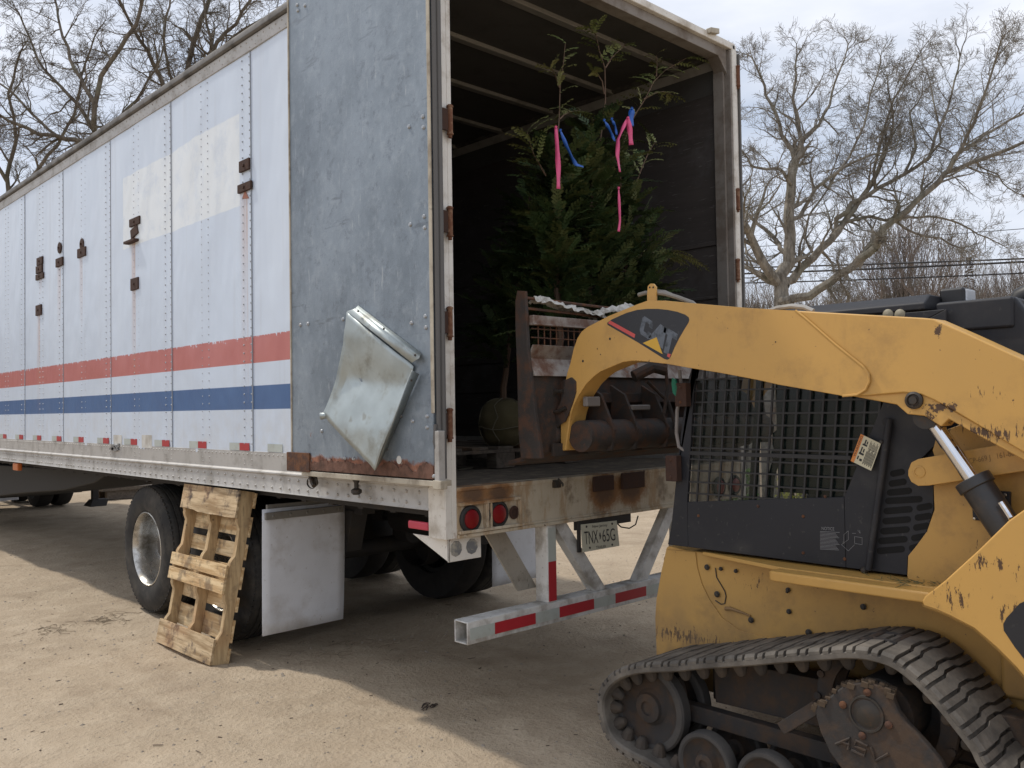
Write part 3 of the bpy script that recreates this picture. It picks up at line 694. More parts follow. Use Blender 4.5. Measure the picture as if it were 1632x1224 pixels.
# ---- running gear
def wheel(xo, s, y, name='wheel'):
    """xo outer face x, s=+1 means body lies toward +x"""
    c = V((xo, y, .5)); ax = (s, 0, 0)
    m = MB(); t = [(.286, .035), (.30, .012), (.34, .0), (.40, -.004), (.445, .008), (.475, .020), (.486, .030), (.494, .040), (.500, .060), (.500, .075), (.490, .077), (.490, .085), (.501, .087), (.502, .118), (.491, .120), (.491, .128), (.503, .130), (.503, .150), (.491, .152), (.491, .160), (.502, .162), (.501, .193), (.490, .195), (.490, .203), (.500, .205), (.498, .225), (.486, .250), (.44, .272), (.36, .278), (.30, .262), (.286, .24)]
    m.lathe(c, ax, t, 72, closed=True)
    for k in range(72):
        a = 2*pi*k/72; m.obox(c+V((s*.036, cos(a)*.487, sin(a)*.487)), (.012, 0, 0), (0, cos(a)*.006, sin(a)*.006), (0, -sin(a)*.012, cos(a)*.012))
    for k in range(13):
        if k in (4, 8): continue
        a = 2.2+k*.075; m.obox(c+V((-s*.0005, cos(a)*.40, sin(a)*.40)), (.0025, 0, 0), (0, cos(a)*.014, sin(a)*.014), (0, -sin(a)*.008, cos(a)*.008))
    w_ = m.build(name, TYRE, T, smooth=30)
    return w_, c, ax
def dual(side, y):
    s = 1 if side < 0 else -1; xo = .09 if side < 0 else W-.09
    w_, c, ax = wheel(xo, s, y)
    m = MB(); m.lathe(c, ax, [(.283, .045), (.292, .022), (.292, .014), (.284, .012), (.276, .024), (.270, .05), (.262, .075), (.262, .13), (.258, .21), (.24, .235), (.17, .242), (.155, .225), (.12, .225)], 56)
    rm = m.build('rim', ALU, w_, smooth=40)
    m = MB(); m.lathe(c, ax, [(.125, .23), (.12, .215), (.095, .17), (.085, .16), (.082, .135), (.06, .125), (.0, .123)], 28)
    for k in range(10):
        a = 2*pi*k/10; p = c+V((s*.225, cos(a)*.185, sin(a)*.185)); m.cyl(p, p-V((s*.028, 0, 0)), .016, 6)
    m.build('hub', weather('greasy_hub', (.10, .09, .08), .55, .5, dirt=(.18, .10, .05), da=.8), w_, smooth=40)
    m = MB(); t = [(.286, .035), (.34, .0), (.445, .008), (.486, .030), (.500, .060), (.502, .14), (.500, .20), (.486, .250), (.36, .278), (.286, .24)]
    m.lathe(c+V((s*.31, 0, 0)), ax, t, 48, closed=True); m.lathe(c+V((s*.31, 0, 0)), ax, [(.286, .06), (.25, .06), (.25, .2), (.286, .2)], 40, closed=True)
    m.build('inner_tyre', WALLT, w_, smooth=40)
for y in (3.88, 2.60):
    dual(-1, y); dual(1, y)
    m = MB(); m.cyl((.5, y, .5), (W-.5, y, .5), .065, 16)
    for xx in (.72, W-.72): m.lathe((xx, y, .5), (1, 0, 0), [(.21, -.07), (.21, .07), (.18, .075), (.06, .08)], 24); m.box(xx-.04, xx+.04, y-.5, y+.5, .66, .71); m.box(xx-.035, xx+.035, y-.45, y+.45, .71, .735)
    m.cyl((1.0, y-.28, .62), (1.0, y-.12, .62), .09, 16); m.cyl((W-1.0, y-.28, .62), (W-1.0, y-.12, .62), .09, 16)
    m.build('axle', DARKST, T)
m = MB()
for xx in (.72, W-.72):
    m.box(xx-.05, xx+.05, 1.7, 5.2, .88, 1.0)
    for y in (1.95, 3.14, 4.4): m.prism([(xx-.06, y-.16, .9), (xx-.06, y+.16, .9), (xx-.06, y+.07, .62), (xx-.06, y-.07, .62)], (.12, 0, 0))
for y in (1.75, 3.14, 5.15): m.box(.72, W-.72, y-.04, y+.04, .90, .99)
m.cyl((1.1, 3.3, .62), (1.1, 4.2, .62), .12, 18); m.cyl((1.5, 1.4, .75), (1.5, 2.4, .75), .13, 18)
m.build('sliding_bogie', DARKST, T)
m = MB(); y = .35
while y < LEN-.2: m.box(.16, W-.16, y-.025, y+.025, 1.02, 1.10); y += .305
m.box(.15, .18, .3, LEN-.3, 1.03, 1.10)
m.build('cross_member', DARKST, T)
def flap(x0, x1, zb, left):
    m = MB(); n = 10; vs = []; fs = []
    for i in range(n+1):
        for j in range(n+1):
            u_, v_ = i/n, j/n; z = zb+(.965-zb)*v_; x = x0+(x1-x0)*u_
            y = 1.82+.05*(1-v_)**3*(.25+u_*.4)+.006*sin(pi*v_)
            if left: z -= .0*(1-u_)
            vs.append((x, y, z))
    for i in range(n):
        for j in range(n): fs.append((i*(n+1)+j, (i+1)*(n+1)+j, (i+1)*(n+1)+j+1, i*(n+1)+j+1))
    m.add(vs, fs); o = m.build('mud_flap', FLAPW, T, solid=.003, smooth=60)
    m = MB(); m.box(x0+.01, x1-.03, 1.79, 1.812, .90, .945); m.box(x0+.04, x1+.3*(1 if left else 0), 1.83, 1.85, .945, .99)
    for k in range(5): m.rivet((x0+.06+(x1-x0-.12)*k/4, 1.79, .922), (0, -1, 0), .01, .006, 8)
    m.build('flap_bracket', weather('worn_flap_bracket', (.20, .19, .17), .6, .2), o, bevel=.002, seg=1)
fa = at(417, 1014, 'Y', 1.84); fb = at(548.5, 981.7, 'Y', 1.84)
flap(fa.x, fb.x, fa.z, True); flap(W-fb.x-.02, W-fa.x, .2, False)
# landing gear legs
for xx in (.42, W-.42):
    m = MB(); m.box(xx-.06, xx+.06, 11.15, 11.27, .42, 1.1); m.box(xx-.045, xx+.045, 11.165, 11.255, .2, .42); m.prism([(xx-.12, 11.05, .16), (xx-.12, 11.37, .16), (xx-.06, 11.29, .26), (xx-.06, 11.13, .26)], (.24, 0, 0)); m.build('landing_leg', DARKST, T, bevel=.004)
m = MB(); m.bar((.42, 11.2, .75), (W-.42, 11.2, .75), .06, .06); m.bar((.45, 11.25, .6), (.6, 12.4, 1.05), .05, .05); m.build('landing_brace', DARKST, T)
zb_ = at(60, 781, 'X', .35).z
m = MB(); m.prism(pX([(-80, 800), (40, 786), (100, 782), (150, 770), (168, 758), (168, 752), (-80, 735)], .40), (1.5, 0, 0)); m.build('added_dark_mass', BLKR, T, bevel=.03)  # dark mass added to darken the space under the trailer
# side marker, stickers, tape, old bracket plates
p = at(27, 743, 'X', .02); m = MB(); m.box(p.x-.02, p.x+.03, p.y-.09, p.y+.09, p.z-.045, p.z+.035); m.build('orange_marker', ORANGE, T, bevel=.012)
y = YS+1.2192+.045
for k in range(15):
    ya = y+.612*k; 
    m = MB(); m.box(-.0075, -.0062, ya, ya+.13, 1.315+.012, 1.372+.002); m.build('red_tape', REDT, T); m = MB(); m.box(-.0075, -.0062, ya+.131, ya+.27, 1.315+.012, 1.372+.002); m.build('silver_tape', WHT, T)
m = MB(); m.box(-.0075, -.0062, YS+.85, YS+1.03, 1.327, 1.374); m.build('silver_tape', WHT, T)
for a, b, c, d in ((181, 693, 194, 713), (226, 693, 242, 714)):
    p = at(a, b, 'X', -.007); q2 = at(c, d, 'X', -.007); m = MB(); m.box(-.0078, -.0062, q2.y, p.y, q2.z, p.z); m.build('torn_paper_label', PAPER, T)
plates = [(59.2, 410, 68, 422), (58, 423, 67.5, 435), (57.6, 436, 69.4, 445), (57.6, 486, 66, 502.5), (89.6, 411, 100, 424.5), (124, 395, 136.7, 409.5), (207, 347, 223, 359.5), (209, 443, 221, 462), (382, 254.5, 398, 272.5), (379.6, 291.5, 400.8, 305)]
for a, b, c, d in plates:
    p = at((a+c)/2, (b+d)/2, 'X', -.012); dy = abs(at(a, d, 'X', -.012).y-at(c, d, 'X', -.012).y)/2; dz = abs(at((a+c)/2, b, 'X', -.012).z-at((a+c)/2, d, 'X', -.012).z)/2
    m = MB(); m.box(-.020, -.004, p.y-dy, p.y+dy, p.z-dz, p.z+dz); m.cyl((-.02, p.y, p.z), (-.028, p.y, p.z), .012, 6)
    m.build('rusty_plate', RUSTD, T, bevel=.003)
for a, b, r_ in ((95, 395, .05), (130.7, 389, .05)):
    p = at(a, b, 'X', -.01); m = MB(); m.lathe((-.004, p.y, p.z), (-1, 0, 0), [(r_, 0), (r_, .012), (.01, .014), (.01, .02)], 18); m.build('rusty_disc', RUSTD, T, smooth=30)
m = MB(); m.prism(pX([(209.5, 368), (219.6, 357.5), (222, 371), (211, 381)], -.006), (-.012, 0, 0)); a = at(206, 385, 'X', -.01); b = at(221, 380, 'X', -.01); m.box(-.05, -.004, b.y, a.y+.02, b.z-.02, b.z); m.build('rusty_plate', RUSTD, T, bevel=.002)
m = MB(); m.prism(pX([(391, 304), (397, 316), (386, 317)], -.004), (-.003, 0, 0)); m.build('orange_tag', plain('faded_orange', (.40, .16, .10)), T)
m = MB(); 
for i in range(16): m.obox(at(183+R.gauss(0, 3), 713+R.gauss(0, 3), 'X', -.012), (.008, 0, 0), (0, R.uniform(.01, .04), 0), (0, R.uniform(-.01, .01), R.uniform(.004, .012)))
m.build('dented_scrape', weather('scraped_metal', (.25, .25, .25), .5, .4), T)

# ================================================================== TRACTOR UNIT (only its chassis reaches into view)
TR = empty('truck_tractor', (W/2, 14.3, 0), 'dark chassis and drive wheels of the truck under the far front end of the trailer', 'truck')
m = MB()
for xx in (W/2-.42, W/2+.42): m.box(xx-.04, xx+.04, 12.4, 19.5, .75, 1.02)
m.box(W/2-.45, W/2+.45, 13.2, 14.6, 1.02, 1.09); m.build('chassis_frame', DARKST, TR, bevel=.004)
for y in (13.55, 14.85):
    for s, xo in ((1, .10), (-1, W-.10)):
        m = MB(); t = [(.286, .035), (.34, .0), (.445, .008), (.486, .030), (.500, .060), (.502, .14), (.500, .20), (.486, .250), (.36, .278), (.286, .24)]
        for k in (0, .31): m.lathe((xo+s*k, y, .5), (s, 0, 0), t, 40, closed=True)
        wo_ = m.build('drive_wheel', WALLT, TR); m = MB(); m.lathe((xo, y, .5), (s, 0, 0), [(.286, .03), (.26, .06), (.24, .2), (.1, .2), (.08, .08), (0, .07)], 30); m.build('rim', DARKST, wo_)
    m = MB(); m.cyl((.4, y, .5), (W-.4, y, .5), .08, 14); m.lathe((W/2, y, .5), (0, 1, 0), [(.05, -.25), (.2, -.1), (.2, .1), (.05, .3)], 18); m.build('drive_axle', DARKST, TR)
xf = at(30, 800, 'Y', 12.86).x
m = MB(); m.box(xf-.55, xf, 12.86, 12.875, .20, .60); m.build('mud_flap', FLAPW, TR)
m = MB(); m.box(W-.72, W-.08, 12.86, 12.875, .25, .98); m.build('mud_flap', BLKR, TR)
for x0 in (.12, W-.68):
    m = MB(); m.cyl((x0+.28, 15.8, .75), (x0+.28, 17.3, .75), .3, 26); m.build('fuel_tank', ALU, TR)

# ================================================================== LEANING PALLET
PB = at(250, 1020, 'Z', .0)
Y1, Y0 = 2.905, 2.075     # left / right ends (lower edge)
UPV = V((.215, .02, 1.06)); UPV.normalize(); OUT = V((-UPV.z, 0, UPV.x)).normalized(); RT = V((0, -1, 0))
PO = V((-.195, Y1, .004))
PLT = empty('wooden_pallet', PO, 'pale wooden pallet standing on edge, leaning on the rear wheels under the trailer', 'pallet')
PW, PH, SD = Y1-Y0, 1.085, .092
def pp(u, h, o): return PO+RT*u+UPV*h+OUT*o
def pbox(m, u0, u1, h0, h1, o0, o1): m.obox(pp((u0+u1)/2, (h0+h1)/2, (o0+o1)/2), RT*(u1-u0)/2, UPV*(h1-h0)/2, OUT*(o1-o0)/2)
RP = random.Random(2)
for k, u in enumerate((.0, .385, PW-.04)):
    m = MB(); prof = []
    def nt_(h0, h1):
        d = SD*.34; r = .024
        a = [(h0-.02, 0), (h0, .008), (h0+.012, d-r), (h0+.03, d-.018), (h0+.06, d), (h1-.06, d), (h1-.03, d-.018), (h1-.012, d-r), (h1, .008), (h1+.02, 0)]
        return a
    top = [(.0, 0)]+nt_(.135, .42)+nt_(.61, .90)+[(PH, 0)]
    poly = [pp(u, h, -c) for h, c in top]+[pp(u, PH, -SD), pp(u, .0, -SD)]
    m.prism(poly, RT*.04); m.build('stringer', PALS, PLT, bevel=.002, seg=1)
for h0, h1, mt in ((.0, .155, PALD), (.432, .512, PAL), (.53, .610, PAL), (.905, 1.085, PALD)):
    m = MB(); j = RP.uniform(-.004, .004)
    n = 12; vs = []
    lo = [(u_*PW/n, h0+RP.uniform(-.0006, .0006)) for u_ in range(n+1)]; hi = [(u_*PW/n, h1+RP.uniform(-.0006, .0006)) for u_ in range(n, -1, -1)]
    if h0 > .9: lo = [(u_*PW/n, h0+(.014 if u_ < 4 else .001)+.002*sin(u_*1.7)) for u_ in range(n+1)]
    m.prism([pp(a-.006+j if a < .01 else a+.004, b, .0005) for a, b in lo+hi], OUT*.017)
    bd = m.build('front_board', mt, PLT, bevel=.001, seg=1, smooth=15)
    for u in (.02, .405, PW-.02):
        for q_ in (.25, .75): MB().rivet(pp(u+RP.uniform(-.008, .008), h0+(h1-h0)*q_, .0175), OUT, .0035, .001, 6).build('nail_head', GREASE, bd)
h = .0
for hw, gap in ((.10, .035), (.14, .05), (.09, .05), (.14, .045), (.10, .045), (.13, .055), (.10, 0)):
    m = MB(); pbox(m, -.004, PW+.006+RP.uniform(-.004, .004), h, h+hw, -SD-.017, -SD-.0005); m.build('back_board', PAL, PLT, bevel=.0015, seg=1); h += hw+gap

# ================================================================== CARGO: pallet + trees
def fronds(m, org, d, length, width, R, lev=0, droop=.25):
    """flat feathery conifer spray: a stem with side shoots, each shoot with leaflets"""
    d = V(d).normalized(); side = d.cross(V((R.uniform(-.4, .4), R.uniform(-.4, .4), 1))).normalized()
    nrm = side.cross(d).normalized(); n = max(5, int(length/.020)); p = V(org)
    for i in range(n):
        t = i/n; p2 = p+d*length/n; d = (d+V((0, 0, -droop/n))).normalized()
        w_ = width*(.35+.9*t)*(1-t)**.55
        for s in (-1, 1):
            q = (side*s*.8+d*.75+nrm*R.uniform(-.25, .25)).normalized(); L_ = w_*R.uniform(.7, 1.15)
            e = p+q*L_; a = nrm.cross(q)*.0036*(1+1.0*(1-t))
            m.add([p-a, p+a, e+a*.5, e-a*.5], [(0, 1, 2, 3)])
            if L_ > .018:
                for f_ in (.35, .6, .82):
                    b = p+q*L_*f_; 
                    for s2 in (-1, 1):
                        q3 = (q*.8+side.cross(nrm)*s2*.0+(nrm.cross(q))*s2*.75).normalized(); e2 = b+q3*L_*.42*(1.05-f_*.6)
                        a2 = nrm.cross(q3)*.0034
                        m.add([b-a2, b+a2, e2+a2*.4, e2-a2*.4], [(0, 1, 2, 3)])
        a = side*.0018; m.add([p-a, p+a, p2+a, p2-a], [(0, 1, 2, 3)]); p = p2
LFM = {}
def arbor(name, base, top, rad, nsp, label, seed, mats=(LEAF, LEAF2), bare=.18, ball=None, skew=1, bot=.03):
    R = random.Random(seed); base = V(base); top = V(top); ax = top-base
    t = empty(name, base, label, 'evergreen tree', 'evergreen trees loaded in the trailer')
    path = [base+ax*(i/14)+V((R.uniform(-.012, .012), R.uniform(-.012, .012), 0))*(1 if 0 < i < 14 else 0) for i in range(15)]
    m = MB(); m.tube(path, [max(.0025, .022*(1-i/14.5)**.9) for i in range(15)], 7); m.build('trunk', TRUNKM, t)
    A, B, BR = MB(), MB(), MB()
    for i in range(nsp):
        h = bot+(1-bot-bare)*R.random()**1.1
        rr = rad*(.35+.65*min(1, h/.18))*(1-h/(1.02-bare*.4))**.6 if h < 1.02-bare*.4 else .05
        rr = max(.05, rr)*R.uniform(.45, 1.05)*(1+.35*noise.noise(V((cos(0)*h*6, seed, R.random()*2)))); a = R.random()*2*pi
        c = base+ax*h; o = V((cos(a), sin(a), 0)); st = R.uniform(.25, .85)
        if noise.noise(c*5+o*1.3+V((seed, 0, 0))) < -.12+.16*h-.1: continue
        p0 = c+o*rr*st*.75; d = o*R.uniform(.5, 1.2)+V((0, 0, R.uniform(.1, 1.3))); 
        L_ = R.uniform(.12, .34)*(1.1-h*.35)
        fronds(A if R.random() < .70 else B, p0, d, L_, .075, R, droop=.55)
        if i % 5 == 0 and nsp > 490: BR.tube([c-ax*.03, c+o*rr*.3, p0], [.004, .003, .0015], 4, False)
    LFM[t.name] = MB()
    A.build('foliage', mats[0], t, smooth=0); B.build('light_foliage', mats[1], t, smooth=0); BR.v and BR.build('branch', TRUNKM, t)
    return t, path
def leader(t, pts, seed, nf=6, fl=.09, start=.3, mat=LEAF2, yy=None):
    R = random.Random(seed); m = MB(); m.tube(pts, [.005*(1-.6*i/(len(pts)-1)) for i in range(len(pts))], 5); m.build('leader_shoot', TRUNKM, t)
    nf = int(nf*1.9); m = LFM[t.name]; n = len(pts)-1
    for i in range(nf):
        f_ = start+(1-start)*i/max(1, nf-1); k = min(n-1, int(f_*n)); p = pts[k].lerp(pts[k+1], f_*n-k)
        d = (pts[k+1]-pts[k]).normalized(); a = R.random()*2*pi
        fronds(m, p, d*.8+(CR*R.choice((-1, 1))*R.uniform(.4, .9)+CF*R.uniform(-.3, .3)), fl*R.uniform(.9, 1.9), .05, R, droop=.9)
YT = .17
ct = lambda x, y, Y=YT: at(x, y, 'Y', Y)
# tree in the middle
t1, _ = arbor('arborvitae', ct(935, 560), ct(945, 190), .27, 760, 'tallest dark evergreen in the loader bucket, blue tape in its top', 21, bare=.04, bot=.10)
leader(t1, [ct(955, 240), ct(961, 190), ct(965, 160), ct(964, 108), ct(955, 80), ct(950, 55), ct(943, 46)], 1, 5, .09, .55)
leader(t1, [ct(963, 150), ct(960, 130), ct(952, 118), ct(944, 112)], 2, 3, .05, .6); leader(t1, [ct(965, 108), ct(975, 92), ct(985, 82), ct(998, 69)], 3, 7, .07, .2)
t2, _ = arbor('arborvitae', ct(1010, 570, YT-.03), ct(985, 240, YT-.03), .25, 520, 'evergreen at the right of the bucket with a bright shoot leaning right', 22, bare=.06, bot=.10)
leader(t2, [ct(985, 250), ct(1008, 190), ct(1015, 178), ct(1028, 158), ct(1042, 130), ct(1060, 112), ct(1093, 93)], 4, 9, .12, .30)
leader(t2, [ct(1046, 122), ct(1047, 105), ct(1046, 88)], 5, 4, .05, .3); leader(t2, [ct(1026, 158), ct(1045, 148), ct(1058, 146), ct(1072, 152)], 6, 6, .09, .2)
leader(t2, [ct(1000, 330), ct(1022, 270), ct(1035, 240), ct(1045, 226)], 7, 6, .11, .3)
leader(t2, [ct(1000, 430), ct(1020, 408), ct(1045, 402), ct(1062, 404), ct(1085, 408)], 8, 12, .15, .35); leader(t2, [ct(1000, 420), ct(1030, 415), ct(1060, 400)], 18, 9, .15, .3)
t3, _ = arbor('arborvitae', ct(890, 560, YT), ct(885, 230, YT), .24, 560, 'evergreen at the left of the bucket with a long pink ribbon and a blue ribbon', 23, bare=.04, bot=.10)
leader(t3, [ct(888, 260), ct(889, 215), ct(891, 192), ct(893, 130), ct(898, 100), ct(901, 68)], 9, 4, .07, .45); leader(t3, [ct(892, 190), ct(899, 183), ct(908, 179), ct(925, 175)], 10, 6, .13, .3)
leader(t3, [ct(892, 140), ct(885, 120), ct(878, 108)], 12, 4, .06, .1); leader(t3, [ct(870, 280), ct(850, 245), ct(840, 210)], 13, 7, .11, .2)
for t_ in (t1, t2, t3): LFM[t_.name].build('leader_foliage', LEAF3, t_, smooth=0)
# balled tree on the pallet
gb = at(803, 674, 'Y', .92)
t4, _ = arbor('arborvitae', gb+V((0, 0, .13)), at(845, 300, 'Y', .75), .34, 480, 'evergreen with a burlap root ball on the pallet behind the bucket', 24, mats=(LEAF, LEAF), bare=.02, bot=.16)
m = MB(); n = 26; vs = []; fs = []
for i in range(13):
    for j in range(n):
        ph = pi*i/12; a = 2*pi*j/n; r = .155*(sin(ph)**.7)*(1+.16*noise.noise(V((cos(a)*2, sin(a)*2, i*.5)))+.05*noise.noise(V((cos(a)*6, sin(a)*6, i*1.1)))); vs.append(gb+V((cos(a)*r, sin(a)*r, cos(ph)*.155*(1+.03*sin(3*a)))))
for i in range(12):
    for j in range(n): fs.append((i*n+j, i*n+(j+1) % n, (i+1)*n+(j+1) % n, (i+1)*n+j))
m.add(vs, fs); rb = m.build('root_ball', BURLAP, t4, smooth=80)
m = MB()
for a in (.2, 1.3, 2.5, 3.6, 4.9): m.tube([gb+V((cos(a+.12*sin(6*p))*.161*sin(p)**.7, sin(a+.12*sin(6*p))*.161*sin(p)**.7, cos(p)*.159)) for p in [.05+pi*.97*i/12 for i in range(13)]], .004, 5)
m.tube([gb+V((cos(a)*.161, sin(a)*.161, -.03+.01*sin(a*3))) for a in [2*pi*i/20 for i in range(21)]], .004, 5)
m.build('twine', plain('pale_twine', (.17, .15, .10), .9), rb)
# shipping pallet on the floor
c = gb.copy(); zz = 1.195; PX0, PX1, PY0, PY1 = .45, 1.85, .82, 1.85
CPAL = empty('cargo_pallet', (1.1, 1.3, zz), 'grey wooden pallet on the trailer floor under the root ball', 'pallet')
for yy in (PY0, (PY0+PY1)/2-.045, PY1-.09):
    for xx in (PX0, (PX0+PX1)/2-.08, PX1-.16):
        m = MB(); m.box(xx, xx+.16, yy, yy+.09, zz, zz+.095); m.build('block', PALG, CPAL, bevel=.003)
for i in range(7):
    xx = PX0+i*(PX1-PX0-.13)/6; m = MB(); m.box(xx, xx+.13, PY0, PY1, zz+.118, zz+.136); m.build('deck_board', PALG, CPAL, bevel=.002)
for yy in (PY0, (PY0+PY1)/2-.045, PY1-.09): m = MB(); m.box(PX0, PX1, yy, yy+.09, zz+.097, zz+.117); m.build('cross_board', PALG, CPAL)
# flagging tapes
def ribbon(pts, w0, name, mat, label, Y=YT-.30, tw=.6, ws=None):
    P_ = [ct(a, b, Y) for a, b in pts]; m = MB(); vs = []; n = len(P_)
    fine = []
    for i in range(n-1):
        for k in range(6): fine.append(P_[i].lerp(P_[i+1], k/6))
    fine.append(P_[-1]); N_ = len(fine)
    for i, p in enumerate(fine):
        t = i/(N_-1); d = (fine[min(i+1, N_-1)]-fine[max(0, i-1)]).normalized(); s_ = d.cross(CF).normalized(); an_ = tw*1.5*sin(6*t+w0*90); s_ = (s_*cos(an_)+CF*sin(an_))
        w_ = w0*.8*(.55+.45*min(1, t*5))*(1+.12*sin(9*t+w0*300))
        vs += [p-s_*w_/2, p+s_*w_/2]
    m.add(vs, [(2*i, 2*i+1, 2*i+3, 2*i+2) for i in range(N_-1)])
    k = MB(); k.lathe(P_[0]-V((0, 0, 0)), (0.3, 0, 1), [(.002, -.008), (.007, -.004), (.005, .002), (.008, .006), (.002, .009)], 8)
    o = m.build(name, mat, loc=P_[0], solid=.0012, smooth=80); tag(o, label, 'ribbon', 'flagging ribbons on the evergreens')
    k.build('knot', mat, o); return o
ribbon([(886, 203), (888, 235), (890, 270), (890, 301)], .030, 'pink_ribbon', PINK, 'long straight pink ribbon hanging on the left evergreen in the trailer', tw=.4)
ribbon([(893, 208), (902, 230), (912, 252), (918, 262), (930, 266)], .024, 'blue_ribbon', BLUE, 'blue ribbon slanting down beside the long pink ribbon')
ribbon([(963, 192), (970, 203), (976, 216), (980, 225)], .020, 'blue_ribbon', BLUE, 'short forked blue ribbon at the middle of the tree tops'); ribbon([(975, 190), (980, 200), (983, 215)], .018, 'blue_ribbon', BLUE, 'narrow blue ribbon loop between the forked blue ribbon and the pink one')
ribbon([(1007, 173), (1006, 185), (1005, 201)], .040, 'blue_ribbon', BLUE, 'broad blue ribbon knotted above the right pink ribbon', tw=.2, Y=YT-.29)
ribbon([(1001, 188), (1004, 208), (1006, 231)], .034, 'pink_ribbon', PINK, 'short broad pink ribbon tail under the broad blue ribbon', tw=.2, Y=YT-.32)
ribbon([(1000, 189), (992, 206), (985, 222), (984, 248), (988, 274)], .026, 'pink_ribbon', PINK, 'long curved pink ribbon hanging left of the short broad one', Y=YT-.31)
ribbon([(986, 300), (987, 325), (988, 352), (986, 369)], .016, 'pink_ribbon', PINK, 'thin lowest pink ribbon hanging in the foliage above the bucket', Y=YT-.40, tw=.2)

# ================================================================== TRACK LOADER
XA, XC, XS, XT = .45, .655, .70, .27     # arm, cab, chassis, track outer planes
LC = 1.285                                # loader centre line
LD = empty('track_loader', (LC, -1.9, 0), 'yellow tracked skid loader with black caged cab, reaching into the trailer', 'track loader')
mir = lambda x: 2*LC-x
def both(poly, X, ext, name, mat, bevel=.004, par=LD, right=True):
    m = MB(); m.prism(pX(poly, X), (ext, 0, 0)); o = m.build(name, mat, par, bevel=bevel)
    if right:
        m = MB(); m.prism([V((mir(p.x), p.y, p.z)) for p in pX(poly, X)], (-ext, 0, 0)); m.build(name, mat, par, bevel=bevel)
    return o
arm_top = [(893, 695), (893, 678), (896, 640), (900, 612), (904, 594), (909, 578), (914, 556), (920, 539), (927, 528), (936, 521), (971, 503), (1015, 485), (1032, 479), (1060, 479), (1102, 483), (1196, 491), (1268, 495)]
arm_bot_f = [(1240, 613), (1207, 605.5), (1146, 594), (1096, 586), (1063, 580), (1027, 576), (1008, 575), (993, 577), (971, 586), (957, 592), (946, 600), (934, 612), (922, 630), (914, 646), (909, 664), (905, 690), (901, 718), (893, 719)]
# full arm (rear part, slightly recessed)
P1 = arm_top+[(1471, 506.5), (1487, 508), (1540, 531), (1632, 573), (1760, 632), (1830, 700), (1820, 800), (1760, 800), (1632, 722), (1590, 697), (1520, 655), (1488, 638), (1468, 629), (1440, 626), (1380, 631), (1343, 631)]+arm_bot_f
arm = both(P1, XA+.004, .115, 'lift_arm', YEL, .006)
P2 = arm_top[3:]+[(1268, 495), (1281, 505), (1330, 548), (1375, 584), (1384, 596), (1385, 608), (1379, 621), (1366, 629), (1343, 631)]+arm_bot_f[:-3]
m = MB(); m.prism(pX(P2, XA-.004), (.008, 0, 0)); m.build('arm_side_plate', YEL, arm, bevel=.003)
m = MB(); m.tube([at(a, b, 'X', XA-.003) for a, b in ((1268, 495), (1281, 505), (1330, 548), (1375, 584), (1384, 596), (1385, 608), (1379, 621), (1366, 629), (1343, 631))], .005, 6); m.build('weld_bead', YEL, arm)
P3 = [(1340, 628), (1380, 628), (1440, 624), (1468, 627), (1488, 636), (1590, 695), (1640, 724), (1640, 738), (1600, 716), (1545.6, 687), (1512, 668), (1500, 680), (1473, 663), (1446, 660), (1429, 645)]
m = MB(); m.prism(pX(P3, XA+.014), (.09, 0, 0)); m.build('cylinder_lug', YEL, arm, bevel=.004)
m = MB(); m.lathe(at(1458, 638, 'X', XA+.014), (-1, 0, 0), [(.030, 0), (.030, .012), (.022, .016), (.018, .010), (.013, .010), (.013, .018), (0, .018)], 24); m.build('pivot_pin', GREASE, arm)
m = MB()
for a, b, r_ in ((972, 540, .006), (929, 575.5, .006), (957, 565, .003), (1236, 545, .003), (952, 556, .003)): m.lathe(at(a, b, 'X', XA-.0045), (-1, 0, 0), [(r_, 0), (r_*.8, .001), (0, .001)], 10)
m.build('bolt_hole', BLKR, arm)
# black flange stripe, arm-top lug with hose
m = MB(); m.prism(pX([(1031, 484), (1031, 470), (1032, 456), (1036, 452), (1041, 452), (1045, 457), (1045, 484)], XA+.03), (.012, 0, 0)); lg = m.build('hose_bracket', YEL, LD, bevel=.002)
m = MB()
for a in (1035.5, 1041): m.lathe(at(a, 458, 'X', XA+.029), (-1, 0, 0), [(.0045, 0), (.004, .001), (0, .001)], 8)
m.build('bolt_hole', BLKR, lg)
m = MB(); m.tube([at(a, b, 'X', XA+.05) for a, b in ((1018, 470), (1028, 467), (1040, 466), (1060, 468), (1080, 474), (1104, 483), (1112, 490))], .010, 8); m.tube([at(a, b, 'X', XA+.07) for a, b in ((1040, 463), (1060, 465), (1078, 473), (1095, 482))], .007, 8)
m.build('hydraulic_hose', weather('brown_hose_sleeve', (.27, .25, .22), .6, .2), LD)
m = MB(); m.tube([at(a, b, 'X', XA+.06) for a, b in ((1225, 496), (1240, 491), (1262, 488), (1282, 490), (1296, 496))], .010, 8); m.build('hydraulic_hose', weather('grey_hose_sleeve', (.35, .34, .32), .6, .2), LD)
